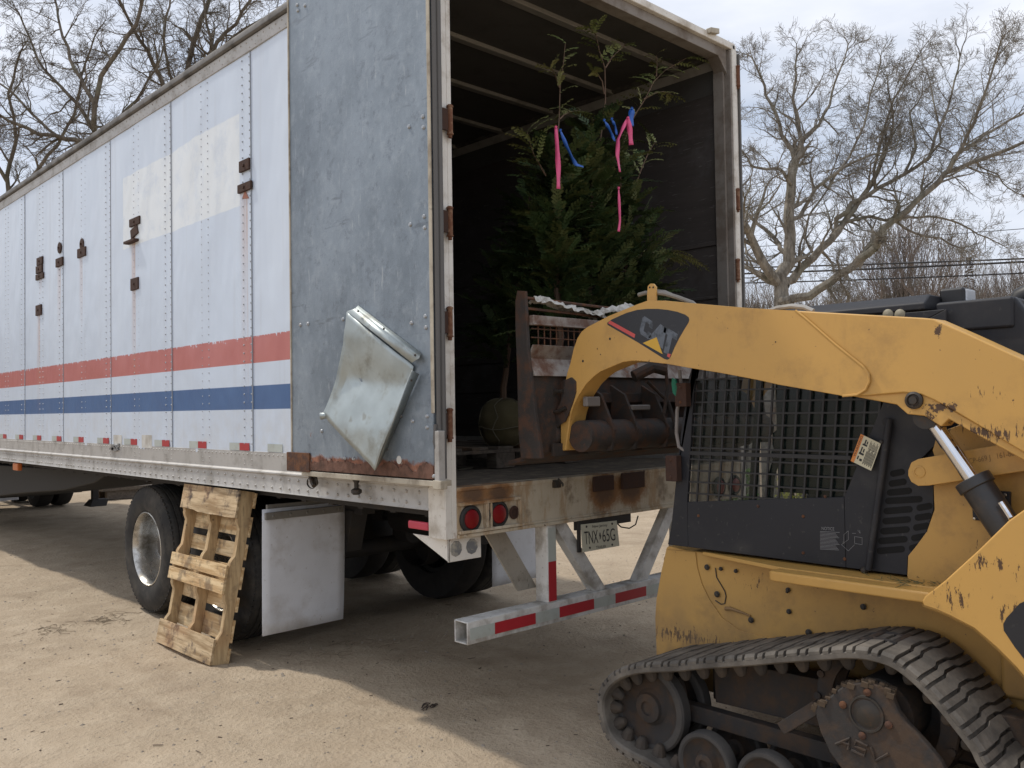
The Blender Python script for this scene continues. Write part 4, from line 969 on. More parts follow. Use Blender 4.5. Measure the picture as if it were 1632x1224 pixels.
# decal on the arm
def cA(x, y): return (860+x/3.6, 420+y/3.6)
def dec(poly, d, name, mat, par): 
    m = MB(); m.prism(pX([cA(*q_) for q_ in poly], XA-.0042-d), (-.0006, 0, 0)); return m.build(name, mat, par, smooth=0)
dk = dec([(388, 340), (412, 322), (465, 298), (500, 283), (560, 266), (620, 260), (680, 260), (735, 266), (790, 277), (835, 293), (855, 308), (859, 322), (855, 338), (830, 378), (800, 430), (775, 480), (752, 535), (743, 548), (732, 552), (715, 547), (560, 450), (390, 352)], 0, 'arm_decal', DECB, arm)
dec([(405, 327), (549, 406), (544, 427), (393, 342)], .0007, 'red_bar', DECR, dk); dec([(736, 516), (753, 520), (746, 541), (731, 532)], .0007, 'red_square', DECR, dk)
LT = {'C': [(0, .15), (.15, 0), (.85, 0), (1, .15), (1, .38), (.68, .38), (.68, .24), (.33, .24), (.33, .76), (.68, .76), (.68, .62), (1, .62), (1, .85), (.85, 1), (.15, 1), (0, .85)],
 'A': [(0, 0), (.30, 1), (.72, 1), (1, 0), (.66, 0), (.62, .18), (.40, .18), (.34, 0)], 'T': [(.33, 0), (.67, 0), (.67, .74), (1, .74), (1, 1), (0, 1), (0, .74), (.33, .74)]}
mm = MB()
for t_, o, a, b in (('C', (570, 398), (632, 440), (594, 296)), ('A', (622, 428), (706, 490), (668, 328)), ('T', (686, 492), (762, 540), (718, 358))):
    o, a, b = V(o), V(a), V(b)
    mm.prism([at(*cA(*(o+(a-o)*u_+(b-o)*v_)), 'X', XA-.0049) for u_, v_ in LT[t_]], (-.0003, 0, 0))
mm.build('decal_lettering', DECG, dk, smooth=0)
dec([(592, 456), (671, 423), (706, 520)], .0012, 'yellow_triangle', DECY, dk)
# ---- lift cylinder
a = at(1484, 668, 'X', XA+.07); b = at(1558, 776, 'X', XA+.07); c = at(1608, 852, 'X', XA+.07); ax = (c-a).normalized()
cy = None
for mx_ in (0, 1):
    f_ = (lambda p: V((mir(p.x), p.y, p.z))) if mx_ else (lambda p: p)
    m = MB(); m.cyl(f_(b-ax*.03), f_(c+ax*.45), .052, 26); m.lathe(f_(b-ax*.02), (f_(c)-f_(a)), [(.030, -.012), (.060, -.012), (.060, .022), (.052, .024)], 26); cy = m.build('lift_cylinder', BLKP if 0 else weather('oily_black_barrel', (.03, .03, .032), .4, 0, dirt=(.09, .06, .04), da=.5, ds=6), LD, bevel=.003)
    m = MB(); m.cyl(f_(a-ax*.04), f_(b), .0265, 24); m.build('piston_rod', CHROME, cy)
    m = MB(); m.lathe(f_(a-ax*.01), (1, 0, 0), [(.0, -.04), (.042, -.04), (.042, .04), (.0, .04)], 18); m.build('rod_eye', GREASE, cy)
m = MB(); p = at(1590, 745+20, 'X', XA+.03); m.tube([at(1595, 800, 'X', XA+.01), at(1603, 812, 'X', XA+.01), at(1612, 826, 'X', XA+.0)], .010, 8); m.build('steel_pipe', CHROME, cy)
# ---- side link bar and body sheet behind
PL = [(1632, 700), (1607, 706), (1463, 731.5), (1452, 737), (1447, 750), (1447, 758), (1452, 768), (1463, 774.5), (1480, 774), (1632, 751), (1760, 732), (1760, 678)]
both(PL, XA+.13, .02, 'control_link', YEL, .003)
m = MB(); m.lathe(at(1465, 752, 'X', XA+.13), (-1, 0, 0), [(.022, 0), (.021, .003), (.016, .0035), (.015, .001), (0, .001)], 20); m.build('link_boss', YEL, LD)
m = MB(); txtp = [at(1545, 742, 'X', XA+.129), at(1628, 727, 'X', XA+.129), at(1543, 731, 'X', XA+.129)]
text_mb('CP-669 J   161-8889', txtp[0], txtp[1]-txtp[0], txtp[2]-txtp[0], V((-1, 0, 0)), .0005).build('stencilled_number', plain('stencil_brown', (.28, .16, .05)), LD, smooth=0)
PBODY = [(1494, 690), (1486, 718), (1500, 760), (1487.6, 774), (1489, 812), (1477, 847), (1460, 870), (1447, 886), (1445.6, 918), (1450, 942), (1640, 970), (1800, 1000), (1800, 690), (1632, 640)]
m = MB(); m.prism(pX(PBODY, XC-.01), (.02, 0, 0)); bs_ = m.build('rear_body_panel', YELF, LD, bevel=.003)
m = MB(); m.prism([V((mir(p.x), p.y, p.z)) for p in pX(PBODY, XC-.01)], (-.02, 0, 0)); m.build('rear_body_panel', YELF, LD)
m = MB(); m.prism(pX([(1548, 786), (1566, 781), (1609, 784), (1609, 834), (1550, 829)], XC-.03), (.02, 0, 0)); bp = m.build('black_cover_plate', BLK, LD, bevel=.003)
m = MB()
for a_, b_ in ((1553, 806), (1598, 806), (1553, 826), (1602, 789)): m.rivet(at(a_, b_, 'X', XC-.031), (-1, 0, 0), .006, .004, 8)
m.build('plate_bolt', ALU, bp)
# body mass (engine bay) behind the cab
m = MB(); m.box(XC+.01, mir(XC+.01), -3.35, -2.15, .55, 1.60); m.build('engine_hood', YELF, LD, bevel=.02)
m = MB(); m.box(XC+.08, mir(XC+.08), -3.39, -3.33, .7, 1.5); m.build('rear_grille', BLK, LD, bevel=.01)
# ---- rear fender / tower plate
PF = [(1469, 958), (1474, 950), (1505, 926), (1560, 876), (1607, 830), (1632, 812), (1720, 742), (1850, 700), (1850, 1500), (1790, 1500), (1740, 1290), (1680, 1150), (1632, 1079), (1619, 1064), (1588, 1033), (1552, 1002), (1511, 981), (1490, 972), (1472, 966)]
both(PF, XA-.05, .10, 'rear_tower', YEL, .006)
m = MB(); m.prism(pX([(1640, 955), (1625, 962), (1604, 985), (1599, 995), (1600, 1005), (1618, 1032), (1640, 1060), (1700, 1090), (1700, 930)], XA-.0505), (-.0012, 0, 0)); m.build('fender_decal', DECB, LD, bevel=0)
for mm_ in (0, 1):
    arc_ = [(1469, 958), (1472, 966), (1490, 972), (1511, 981), (1552, 1002), (1588, 1033), (1619, 1064), (1632, 1079), (1680, 1150), (1740, 1290), (1790, 1500)]
    m = MB(); A_ = pX(arc_, XA+.05); 
    if mm_: A_ = [V((mir(p.x), p.y, p.z)) for p in A_]
    e_ = V(((XS+.02-XA-.05)*(-1 if mm_ else 1), 0, 0)); vs = []
    for p in A_: vs += [p, p+e_]
    m.add(vs, [(2*i, 2*i+1, 2*i+3, 2*i+2) for i in range(len(A_)-1)]); m.build('wheel_arch', YELF, LD, solid=.008)
# ---- chassis
zc0 = .30
fr = pX([(1046, 1032), (1044, 985), (1046, 955), (1054, 910), (1062, 873), (1066, 870), (1094, 877), (1120, 880)], XS)
zt_ = fr[-1].z; poly = fr+[V((XS, -3.3, zt_)), V((XS, -3.3, zc0)), V((XS, fr[0].y-.05, zc0))]
m = MB(); m.prism(poly, (mir(XS)-XS, 0, 0)); ch = m.build('chassis', YELF, LD, bevel=.004)
m = MB(); m.prism(pX([(1046, 1034), (1044, 985), (1046, 955), (1054, 910), (1062, 876), (1108, 880), (1111, 905), (1118, 930), (1130, 955), (1150, 984), (1178, 1004), (1215, 1014), (1240, 1018), (1240, 1040), (1046, 1044)], XS-.006), (.0055, 0, 0)); m.build('front_side_plate', YELF, ch, bevel=.002)
m = MB(); m.tube([at(a, b, 'X', XS-.003) for a, b in ((1140, 905), (1142, 920), (1155, 942), (1157, 950), (1155, 962), (1149, 963), (1140, 957))], .0025, 5); m.build('cable_loop', GREASE, ch)
m = MB(); m.tube([at(a, b, 'X', XS-.006) for a, b in ((1156, 970), (1164, 970), (1185, 977), (1196, 982))], [.009, .008, .005, .004], 7); m.build('grease_line', weather('dirty_line', (.25, .15, .06), .6), ch)
for a, b, r_ in ((1127, 904, .013), (1149, 906.5, .009), (1173, 910, .009), (1143, 947, .014), (1197, 988, .013), (1256, 940, .010), (1257.5, 974.5, .011), (1289, 1008, .014), (1376, 967, .012), (1255, 943, .006)):
    m = MB(); p = at(a, b, 'X', XS-.006); m.lathe(p, (-1, 0, 0), [(r_, 0), (r_, .003), (r_*.7, .004), (r_*.65, .010), (0, .011)], 12); m.build('chassis_bolt', GREASE, ch)
# step shelf
m = MB(); a = at(1118, 884, 'X', XS-.03); b = at(1236, 918, 'X', XS-.08)
zs = .955; 
s0 = at(1222, 908, 'X', XA+.02); s1 = at(1478, 946, 'X', XA+.02); zz = (s0.z+s1.z)/2
ft = at(1122, 886, 'X', XS-.02)
m.prism([V((XS, ft.y+.0, zz+.004)), V((XS-.03, ft.y, zz+.004)), V((XA+.10, s0.y-.01, zz+.004)), V((XA+.10, s1.y-.1, zz+.004)), V((XS, s1.y-.1, zz+.004))], (0, 0, -.016)); m.build('step_flange', YELF, ch, bevel=.003)
m = MB(); zl = at(1222, 926, 'X', XA+.02).z
m.prism([V((XS, s0.y, zz)), V((XA+.035, s0.y, zz)), V((XA+.022, s0.y-.02, zz)), V((XA+.022, s1.y-.2, zz)), V((XS, s1.y-.2, zz))], (0, 0, zl-zz)); m.build('step', YEL, ch, bevel=.010, seg=3)
m = MB(); m.box(mir(XS), mir(XA+.022), -2.3, -1.2, zl, zz); m.build('step', YEL, ch, bevel=.01)
m = MB(); RR = random.Random(9)
for i in range(60):
    c = at(1462, 936, 'X', XS-.10)+V((RR.gauss(0, .03), RR.gauss(0, .07), .012*RR.random())); a = RR.random()*pi; c.z = max(c.z, zz+.004)
    m.tube([c, c+V((cos(a), sin(a), RR.uniform(-.1, .3)))*RR.uniform(.02, .05)], .0012, 3)
o = m.build('dry_grass_tuft', plain('dry_green_straw', (.16, .15, .07), .9), loc=at(1462, 936, 'X', XS-.10)); tag(o, 'small tuft of dry grass caught on the yellow step beside the cab', 'grass', kind='stuff')
# ---- cab
ZR = at(1480, 480, 'X', .8).z        # roof height
def cyz(px, py): p = at(px, py, 'X', XC); return (p.y, p.z)
fb0 = cyz(1064, 868); fb1 = cyz(1070, 835); fm = cyz(1078, 758); f2 = cyz(1085, 690); f3 = cyz(1098, 600)
ftp = (f3[0]-(f2[0]-f3[0])*1.2-.02, ZR-.05)
wb0 = cyz(1095, 800); wt0 = cyz(1107, 600)   # window front edge
wb1 = cyz(1345, 792); wt1 = cyz(1408, 640)   # window rear edge
zwt = ZR-.10
def ext_(p, q_, z): t = (z-p[1])/(q_[1]-p[1]); return (p[0]+(q_[0]-p[0])*t, z)
wt0 = ext_(wb0, wt0, zwt); wt1 = ext_(wb1, wt1, zwt); 
rb0 = cyz(1445.6, 917); bt0 = cyz(1066, 871)
rarc = [cyz(*q_) for q_ in ((1447, 888), (1460, 872), (1477, 848), (1488, 812), (1488, 774), (1465, 768), (1470, 730), (1488, 712), (1500, 690))]
rtop = (rarc[-1][0]-.03, ZR-.05)
for X0, s in ((XC, 1), (mir(XC), -1)):
    m = MB(); tk = .018*s
    def pr(pts): m.prism([V((X0, a_, b_)) for a_, b_ in pts], (tk, 0, 0))
    pr([fb0, fb1, fm, f2, f3, ftp, wt0, wb0, (wb0[0], fb0[1])])                       # front pillar
    pr([(wb0[0], fb0[1]), wb0, wb1, (wb1[0], rb0[1]-.0)])                              # lower panel
    pr([(wb1[0]-.0005, rb0[1]), (wb1[0]-.0005, wb1[1]), wt1, rtop]+rarc[::-1]+[rb0])   # rear quarter
    pr([wt0, ftp, rtop, wt1])                                                          # top rail
    cp = m.build('cab_side_panel', BLK, LD, bevel=.003)
    g = MB(); z = wb0[1]-.01+.05; k = 0
    lerp = lambda p, q_, t: (p[0]+(q_[0]-p[0])*t, p[1]+(q_[1]-p[1])*t)
    H = zwt-wb0[1]
    while z < zwt:
        t = (z-wb0[1])/H; ya = wb0[0]+(wt0[0]-wb0[0])*t; yb = wb1[0]+(wt1[0]-wb1[0])*max(0, (z-wb1[1])/(zwt-wb1[1]))
        g.box(X0+s*.004, X0+s*.012, yb, ya, z-.0035, z+.0035); z += .0505
    ty = wb0[0]-.045
    while ty > wb1[0]-.25:
        t1 = (ty, wb0[1]); t2 = (ty+(wt0[0]-wb0[0]), zwt)
        # clip to rear edge
        if t1[0] < wb1[0]:
            f_ = (wb1[0]-t1[0])/((t2[0]-t1[0])-(wt1[0]-wb1[0])) if abs((t2[0]-t1[0])-(wt1[0]-wb1[0])) > 1e-4 else 2
            if not 0 <= f_ < 1: break
            t1 = (t1[0]+(t2[0]-t1[0])*f_, t1[1]+(t2[1]-t1[1])*f_)
        a_ = V((X0+s*.010, t1[0], t1[1])); b_ = V((X0+s*.010, t2[0], t2[1])); g.bar(a_, b_, .008, .007, (1, 0, 0)); ty -= .0565
    g.bar(V((X0+s*.008, wb0[0]-.0, cyz(1100, 722)[1])), V((X0+s*.008, wb1[0]-.03, cyz(1100, 722)[1])), .014, .016, (0, 0, 1))
    g.build('window_grille', BLKP, cp)
    if s > 0:
        for k in range(9):
            rows = [((1022, 1090), 552, None), ((1016, 1098), 597, None), ((1008, 1122), 638, None), ((1000, 1170), 676, None), ((993, 1125), 722, ((1142, 1216), 707)), ((988, 1118), 768, ((1134, 1214), 752)), ((978, 1112), 814, ((1127, 1203), 797)), ((968, 1102), 858, ((1118, 1190), 845)), ((962, 1090), 903, ((1108, 1168), 890))]
            r_ = rows[k]
            for seg_ in ([(r_[0], r_[1])]+([(r_[2][0], r_[2][1])] if r_[2] else [])):
                (xa, xb), yy = seg_; sl_ = -.06; h_ = 15
                def q3(x, y): return (1060+x/2.853, 560+y/2.853)
                poly = []
                for i in range(7): a_ = pi/2+pi*i/6; poly.append(q3(xa+h_+cos(a_)*h_, yy+((xa-xb)/2+h_)*sl_*-0+sin(a_)*h_+4))
                for i in range(7): a_ = -pi/2+pi*i/6; poly.append(q3(xb-h_+cos(a_)*h_, yy+sin(a_)*h_-4))
                mm = MB(); mm.prism(pX(poly, XC-.0012), (.0010, 0, 0)); mm.build('vent_slot', plain('dark_slot_interior', (.004, .004, .004), .9) if k == 0 and xa == 1022 else bpy.data.materials['dark_slot_interior'], cp, smooth=0)
        mm = MB(); mm.tube([at(1417, 668, 'X', XC-.02), at(1416, 676, 'X', XC-.02), at(1384, 908, 'X', XC-.02)], .013, 12); mm.cyl(at(1413, 672, 'X', XC-.03), at(1413, 672, 'X', XC), .016, 10); pi_ = mm.build('gas_strut', BLK, cp)
        mm = MB(); mm.lathe(at(1379, 908, 'X', XC-.005), (-1, 0, 0), [(.014, 0), (.014, .012), (.008, .02), (0, .021)], 12); mm.lathe(at(1407, 704, 'X', XC-.02), (-1, 0, 0), [(.008, .01), (.006, .018), (0, .018)], 10); mm.build('strut_bolt', GREASE, pi_)
        for a_, b_ in ((1113, 822), (1208, 807), (1315, 791), (1280, 881), (1346, 891), (1280, 823)):
            mm = MB(); mm.rivet(at(a_, b_, 'X', XC-.001), (-1, 0, 0), .007, .004, 10); mm.build('panel_bolt', RUSTY, cp)
        # warning decal
        dq = [at(a_, b_, 'X', XC-.0215) for a_, b_ in ((1356, 734.6), (1388.5, 750.3), (1404, 707), (1372, 691.5))]
        mm = MB(); mm.prism(dq, (-.001, 0, 0)); dc = mm.build('warning_decal', DECW, cp, smooth=0)
        def dl(u, v): return dq[0]+(dq[1]-dq[0])*u+(dq[3]-dq[0])*v
        def dquad(u0, u1, v0, v1, mmb, d=.0014): mmb.prism([dl(u0, v0)+V((-d, 0, 0)), dl(u1, v0)+V((-d, 0, 0)), dl(u1, v1)+V((-d, 0, 0)), dl(u0, v1)+V((-d, 0, 0))], (-.0003, 0, 0))
        mm = MB(); dquad(.0, .16, 0, 1, mm); mm.build('orange_band', DECO, dc, smooth=0)
        mm = text_mb('WARNING', dl(.13, .2)+V((-.0022, 0, 0)), dl(.13, .95)-dl(.13, .2), dl(.03, .2)-dl(.13, .2), V((-1, 0, 0)), 0)
        for i in range(9): dquad(.52+.05*i, .545+.05*i, .08+.04*(i % 2), .55+.05*(i % 3), mm, .0015)
        for i in range(8): dquad(.55+.05*i, .57+.05*i, .62, .92-.05*(i % 3), mm, .0015)
        for (u0, u1, v0, v1) in ((.22, .45, .35, .42), (.25, .31, .42, .62), (.36, .42, .45, .58), (.24, .46, .68, .74), (.30, .36, .74, .9), (.40, .45, .76, .86), (.22, .28, .16, .28), (.34, .46, .14, .22)): dquad(u0, u1, v0, v1, mm, .0015)
        mm.build('decal_print', INK, dc, smooth=0)
        # notice print
        mm = MB(); o_ = at(1310, 844.5, 'X', XC-.001); e1 = at(1330, 845.5, 'X', XC-.001)-o_; e2 = at(1309.6, 839.5, 'X', XC-.001)-o_
        text_mb('NOTICE', o_, e1, e2, V((-1, 0, 0)), .001, mm)
        for i in range(14):
            y_ = 847+i*2.15; xe = 1338-(i*7 % 9)*.8; p0 = at(1307, y_, 'X', XC-.002); p1 = at(xe, y_+1.6, 'X', XC-.002); mm.bar(p0, p1, .0004, .0016, (0, 0, 1))
        for ax_, ay, bx_, by in ((1345, 852, 1345, 866), (1345, 852, 1352, 846), (1352, 846, 1352, 860), (1358, 850, 1364, 850), (1341, 868, 1352, 878), (1352, 878, 1362, 868), (1341, 868, 1352, 860), (1362, 855, 1374, 857), (1374, 857, 1374, 868), (1362, 855, 1362, 866), (1362, 866, 1374, 868), (1367, 845, 1371, 850), (1371, 850, 1370, 845)):
            mm.bar(at(ax_, ay, 'X', XC-.002), at(bx_, by, 'X', XC-.002), .0004, .0012, (0, 0, 1))
        mm.build('printed_notice', DECF, cp, smooth=0)
# cab roof, hinge brackets, rear frame, interior
m = MB(); X0, X1 = XC+.0, mir(XC); ya, yb = ftp[0]+.02, at(1483, 500, 'X', XC+.05).y
m.prism([V((X0, ya, ZR-.045)), V((X0, ya, ZR-.02)), V((X0+.05, ya, ZR+.015)), V((X1-.05, ya, ZR+.015)), V((X1, ya, ZR-.02)), V((X1, ya, ZR-.045))], (0, yb-ya, 0)); m.build('cab_roof', BLK, LD, bevel=.006)
rf = MB(); rf.box(XC+.04, mir(XC+.04), yb-.28, yb-.02, ZR-.13, ZR-.02); rf.prism([V((XC+.05, yb-.28, ZR-.02)), V((XC+.05, yb-.02, ZR-.02)), V((XC+.05, yb-.02, ZR-.30)), V((XC+.05, yb-.12, ZR-.50)), V((XC+.05, yb-.40, ZR-.75)), V((XC+.05, yb-.42, ZR-.25))], (.05, 0, 0)); rf.prism([V((mir(XC+.05), yb-.28, ZR-.02)), V((mir(XC+.05), yb-.02, ZR-.02)), V((mir(XC+.05), yb-.02, ZR-.30)), V((mir(XC+.05), yb-.40, ZR-.75)), V((mir(XC+.05), yb-.42, ZR-.25))], (-.05, 0, 0)); rf.build('cab_rear_frame', BLK, LD, bevel=.012)
for xx, yy, dy in ((at(1508, 490, 'Y', yb).x, yb-.02, 0), (mir(XC+.08), yb-.02, 0)):
    m = MB(); c = V((xx, yy-.02, ZR+.0)); m.obox(c, (.055, 0, 0), (0, .045, 0), (0, 0, .042)); wl = m.build('work_lamp', BLKP, LD, bevel=.012, seg=3)
    m = MB(); m.obox(c+V((0, -.047, 0)), (.045, 0, 0), (0, .004, 0), (0, 0, .034)); m.build('lens', LENS, wl, bevel=.004)
    m = MB(); m.box(c.x-.01, c.x+.01, c.y-.02, c.y+.02, c.z-.09, c.z-.04); m.build('lamp_stem', BLKP, wl)
m = MB(); p = at(1622, 500, 'X', 1.15); m.cyl(p+V((0, 0, -.18)), p+V((0, 0, .03)), .045, 18); m.tube([p+V((0, 0, .02)), p+V((0, -.02, .06)), p+V((0, -.07, .08))], .045, 14); m.build('exhaust_stack', BLKP, LD)
m = MB()
for a_, b_ in ((1415, 498), (1434, 498)): m.lathe(at(a_, b_+3, 'X', XC+.0), (-1, .0, 0), [(.02, -.02), (.02, .0), (.012, .006), (0, .007)], 14)
m.build('roof_bolt', plain('tan_bolt_cap', (.30, .27, .19)), LD)
for (a_, b_, c_, d_) in ((1066, 726, 1083, 766), (1081, 610, 1098, 648)):
    p = at(a_, d_, 'X', XC-.02); q2 = at(c_, b_, 'X', XC-.02); m = MB(); m.box(XC-.045, XC-.005, q2.y, p.y, p.z, q2.z); hb = m.build('door_hinge_bracket', RUSTD, LD, bevel=.003)
    m = MB(); m.rivet(V((XC-.046, (p.y+q2.y)/2, p.z+.02)), (-1, 0, 0), .008, .005, 8); m.rivet(V((XC-.046, (p.y+q2.y)/2, q2.z-.02)), (-1, 0, 0), .008, .005, 8); m.build('bracket_bolt', RUSTY, hb)
m = MB(); yi = rb0[0]-.0
m.box(XC+.03, mir(XC+.03), -1.95, -1.88, .98, ZR-.1); m.build('rear_bulkhead', BLK, LD)
m = MB(); m.box(XC+.03, mir(XC+.03), -1.95, fb0[0]-.1, .94, .97); m.build('cab_floor', BLK, LD)
for X0 in (XC+.03,):
    m = MB(); y_a = at(1232, 680, 'X', XC).y; m.box(X0, X0+.006, wb1[0]-.15, y_a, wb1[1], zwt); m.build('sliding_window', GLASS, LD)
for X0 in (XC+.022, mir(XC+.03)):
    m = MB(); m.add([V((X0, wb0[0], wb0[1])), V((X0, wb1[0], wb1[1])), V((X0, wt1[0], wt1[1])), V((X0, wt0[0], wt0[1]))], [(0, 1, 2, 3)]); m.build('side_pane', PANE, LD)
m = MB(); m.box(XC+.30, mir(XC+.30), -1.80, -1.35, 1.12, 1.28); m.box(XC+.30, mir(XC+.30), -1.85, -1.72, 1.25, 1.72); m.build('seat', BLKP, LD, bevel=.04, seg=3)
m = MB(); 
for xx in (XC+.22, mir(XC+.22)):
    m = MB(); m.tube([(xx, -1.15, .98), (xx, -1.18, 1.25), (xx, -1.22, 1.36)], .016, 8); m.lathe((xx, -1.22, 1.36), (0, 0, 1), [(.02, 0), (.028, .03), (.026, .08), (.0, .1)], 12)
    m.build('joystick', BLKP, LD)
m = MB(); m.tube([(XC+.25, -1.05, .97), (XC+.25, -1.13, 1.80), (mir(XC+.25), -1.13, 1.80), (mir(XC+.25), -1.05, .97)], .02, 8); m.tube([(XC+.12, -1.25, 1.35), (XC+.14, -1.6, 1.38)], .02, 8); m.build('cab_inner_frame', BLK, LD)
# ---- front cross tube, hoses
m = MB(); m.tube([at(1083, 590, 'X', XA+.2), at(1086, 620, 'X', XA+.2), at(1079, 655, 'X', XA+.2), at(1078, 690, 'X', XA+.2), at(1082, 712, 'X', XA+.2), at(1096, 722, 'X', XA+.22)], .008, 8); m.build('grey_hose', weather('dull_grey_hose', (.22, .20, .19), .6), LD)
m = MB(); m.prism(pX([(1071, 602), (1076, 605), (1079, 618), (1077, 632), (1072, 626), (1070, 612)], XA+.16), (.01, 0, 0)); m.build('green_strap', GREEN, LD)

# ---- tracks
TB = V((XT, 0, 0))
outer = [tuple(at(a_, b_, 'X', XT)[1:]) for a_, b_ in ((1384, 1037), (1348, 1034), (1319, 1036), (1250, 1041), (1189, 1047), (1120, 1052), (1074, 1057), (1030, 1059), (1003, 1063), (980, 1071), (962, 1087), (953, 1106), (951, 1125), (954, 1148), (962, 1171), (975, 1190), (1000, 1209), (1034, 1226))]
outer += [(-1.10, .045), (-1.25, .008), (-1.5, .0), (-1.8, .0), (-2.1, .002), (-2.3, .02), (-2.45, .10), (-2.49, .22), (-2.46, .34)]
outer += [tuple(at(a_, b_, 'X', XT)[1:]) for a_, b_ in ((1590, 1235), (1560, 1190), (1527, 1148), (1500, 1115), (1462, 1077), (1425, 1050))]
def resample(pl, n):
    pl = [V((0, a_, b_)) for a_, b_ in pl]; N_ = len(pl); dense = []
    for i in range(N_):
        p0, p1, p2, p3 = pl[i-1], pl[i], pl[(i+1) % N_], pl[(i+2) % N_]
        for k in range(12):
            t = k/12; dense.append(.5*((2*p1)+(p2-p0)*t+(2*p0-5*p1+4*p2-p3)*t*t+(3*p1-p0-3*p2+p3)*t**3))
    L_ = [0]
    for i in range(len(dense)): L_.append(L_[-1]+(dense[(i+1) % len(dense)]-dense[i]).length)
    tot = L_[-1]; out_ = []; j = 0
    for k in range(n):
        s_ = tot*k/n
        while L_[j+1] < s_: j += 1
        f_ = (s_-L_[j])/(L_[j+1]-L_[j]+1e-9); out_.append(dense[j].lerp(dense[(j+1) % len(dense)], f_))
    return out_, tot
RP_, TOT = resample(outer, 240)
cen = V((0, -1.65, .38))
def frame_at(i):
    n = len(RP_); i %= n; t = (RP_[(i+1) % n]-RP_[i-1]).normalized(); o_ = V((0, t.z, -t.y))
    if o_.dot(RP_[i]-cen) < 0: o_ = -o_
    return RP_[i], t, o_
TWd = .40
def make_track(xo, s):
    n = len(RP_); m = MB(); vs = []; fs = []
    secs = [(0, -.014), (.008, -.011), (TWd-.008, -.011), (TWd, -.014), (TWd, -.030), (TWd-.01, -.036), (.01, -.036), (0, -.030)]
    for i in range(n):
        p, t, o_ = frame_at(i)
        for (x_, d) in secs: vs.append(V((xo+s*x_, 0, 0))+p+o_*d)
    K = len(secs)
    for i in range(n):
        for k in range(K): fs.append((i*K+k, i*K+(k+1) % K, ((i+1) % n)*K+(k+1) % K, ((i+1) % n)*K+k))
    m.add(vs, fs)
    # tread bars: a wide and a narrow bar alternate, slanted with a step in the middle
    per = 5
    def bar_(i0, i1, h):
        xs = [0, .012, .13, .16, .24, .27, TWd-.012, TWd]; off = [0, 0, .002, .012, .012, .002, 0, 0]
        vv = []; 
        for q_, x_ in enumerate(xs):
            for (ii, sg) in ((i0, -1), (i1, 1)):
                f_ = int(math.floor(ii)); p, t, o_ = frame_at(f_); p2, _, _ = frame_at(f_+1); p = p.lerp(p2, ii-f_)
                hh = h if 0 < q_ < 7 else h*.45
                a_ = t*(off[q_]*s)
                vv.append(V((xo+s*x_, 0, 0))+p-o_*.013+a_); vv.append(V((xo+s*x_, 0, 0))+p+o_*(hh-.011)*1.0+a_-t*sg*.0)
        ff = []
        for q_ in range(7):
            b = q_*4; c_ = b+4
            ff += [(b+1, b+3, c_+3, c_+1), (b, b+1, c_+1, c_), (b+2, c_+2, c_+3, b+3)]
        ff += [(0, 2, 3, 1), (28, 29, 31, 30)]
        m.add(vv, ff)
    for g_ in range(0, n, per):
        bar_(g_+.2, g_+2.6, .019); bar_(g_+3.3, g_+4.5, .017)
    nf_ = len(m.f)
    for g_ in range(0, n, per):
        for x_ in (.055, .30):
            p, t, o_ = frame_at(g_+2); c = V((xo+s*(x_+.02), 0, 0))+p-o_*.034
            a = V((s*.028, 0, 0)); tp = c-o_*.048
            m.tube([c, c.lerp(tp, .45), c.lerp(tp, .85), tp], [.031, .026, .018, .010], 9)
    tr = m.build('rubber_track', TRACK, LD, smooth=30); tr.data.materials.append(TRACKI)
    for p_ in tr.data.polygons[nf_:]: p_.material_index = 1
    X = lambda x_: xo+s*x_
    def wh(c, r, x_, wdt, name, inner=True):
        m = MB(); rr = r
        m.lathe(V((X(x_), c[0], c[1])), (s, 0, 0), [(rr*.80, .006), (rr*.86, .0), (rr*.96, .002), (rr, .010), (rr, wdt), (rr*.8, wdt)], 44)
        w_ = m.build(name, ROLLR, tr)
        m = MB(); m.lathe(V((X(x_), c[0], c[1])), (s, 0, 0), [(rr*.80, .006), (rr*.78, .012), (rr*.60, .030), (rr*.42, .032), (rr*.34, .020), (rr*.32, .004), (rr*.22, .0), (rr*.16, -.002), (rr*.15, .008), (0, .008)], 36)
        m.build('wheel_disc', MUDST, w_)
        return w_
    return tr, wh, X
def zx(px, py): p = at(px, py, 'X', XT+.07); return (p.y, p.z)
idl = zx(1026, 1131)
rol = [zx(1128, 1183), zx(1226, 1212)]; sp_ = rol[1][0]-rol[0][0]
rol = [(rol[0][0], .155), (rol[0][0]-.27, .15), (rol[0][0]-.53, .15), (rol[0][0]-.79, .15)]
cvp = [(1297, 1132), (1302, 1124), (1320, 1112), (1338, 1097), (1350, 1090), (1368, 1088), (1388, 1088), (1405, 1094), (1417, 1102), (1423, 1115), (1432, 1135), (1445, 1152), (1462, 1170), (1480, 1190), (1500, 1215), (1510, 1235), (1480, 1290), (1400, 1290), (1345, 1232), (1322, 1200), (1306, 1165)]
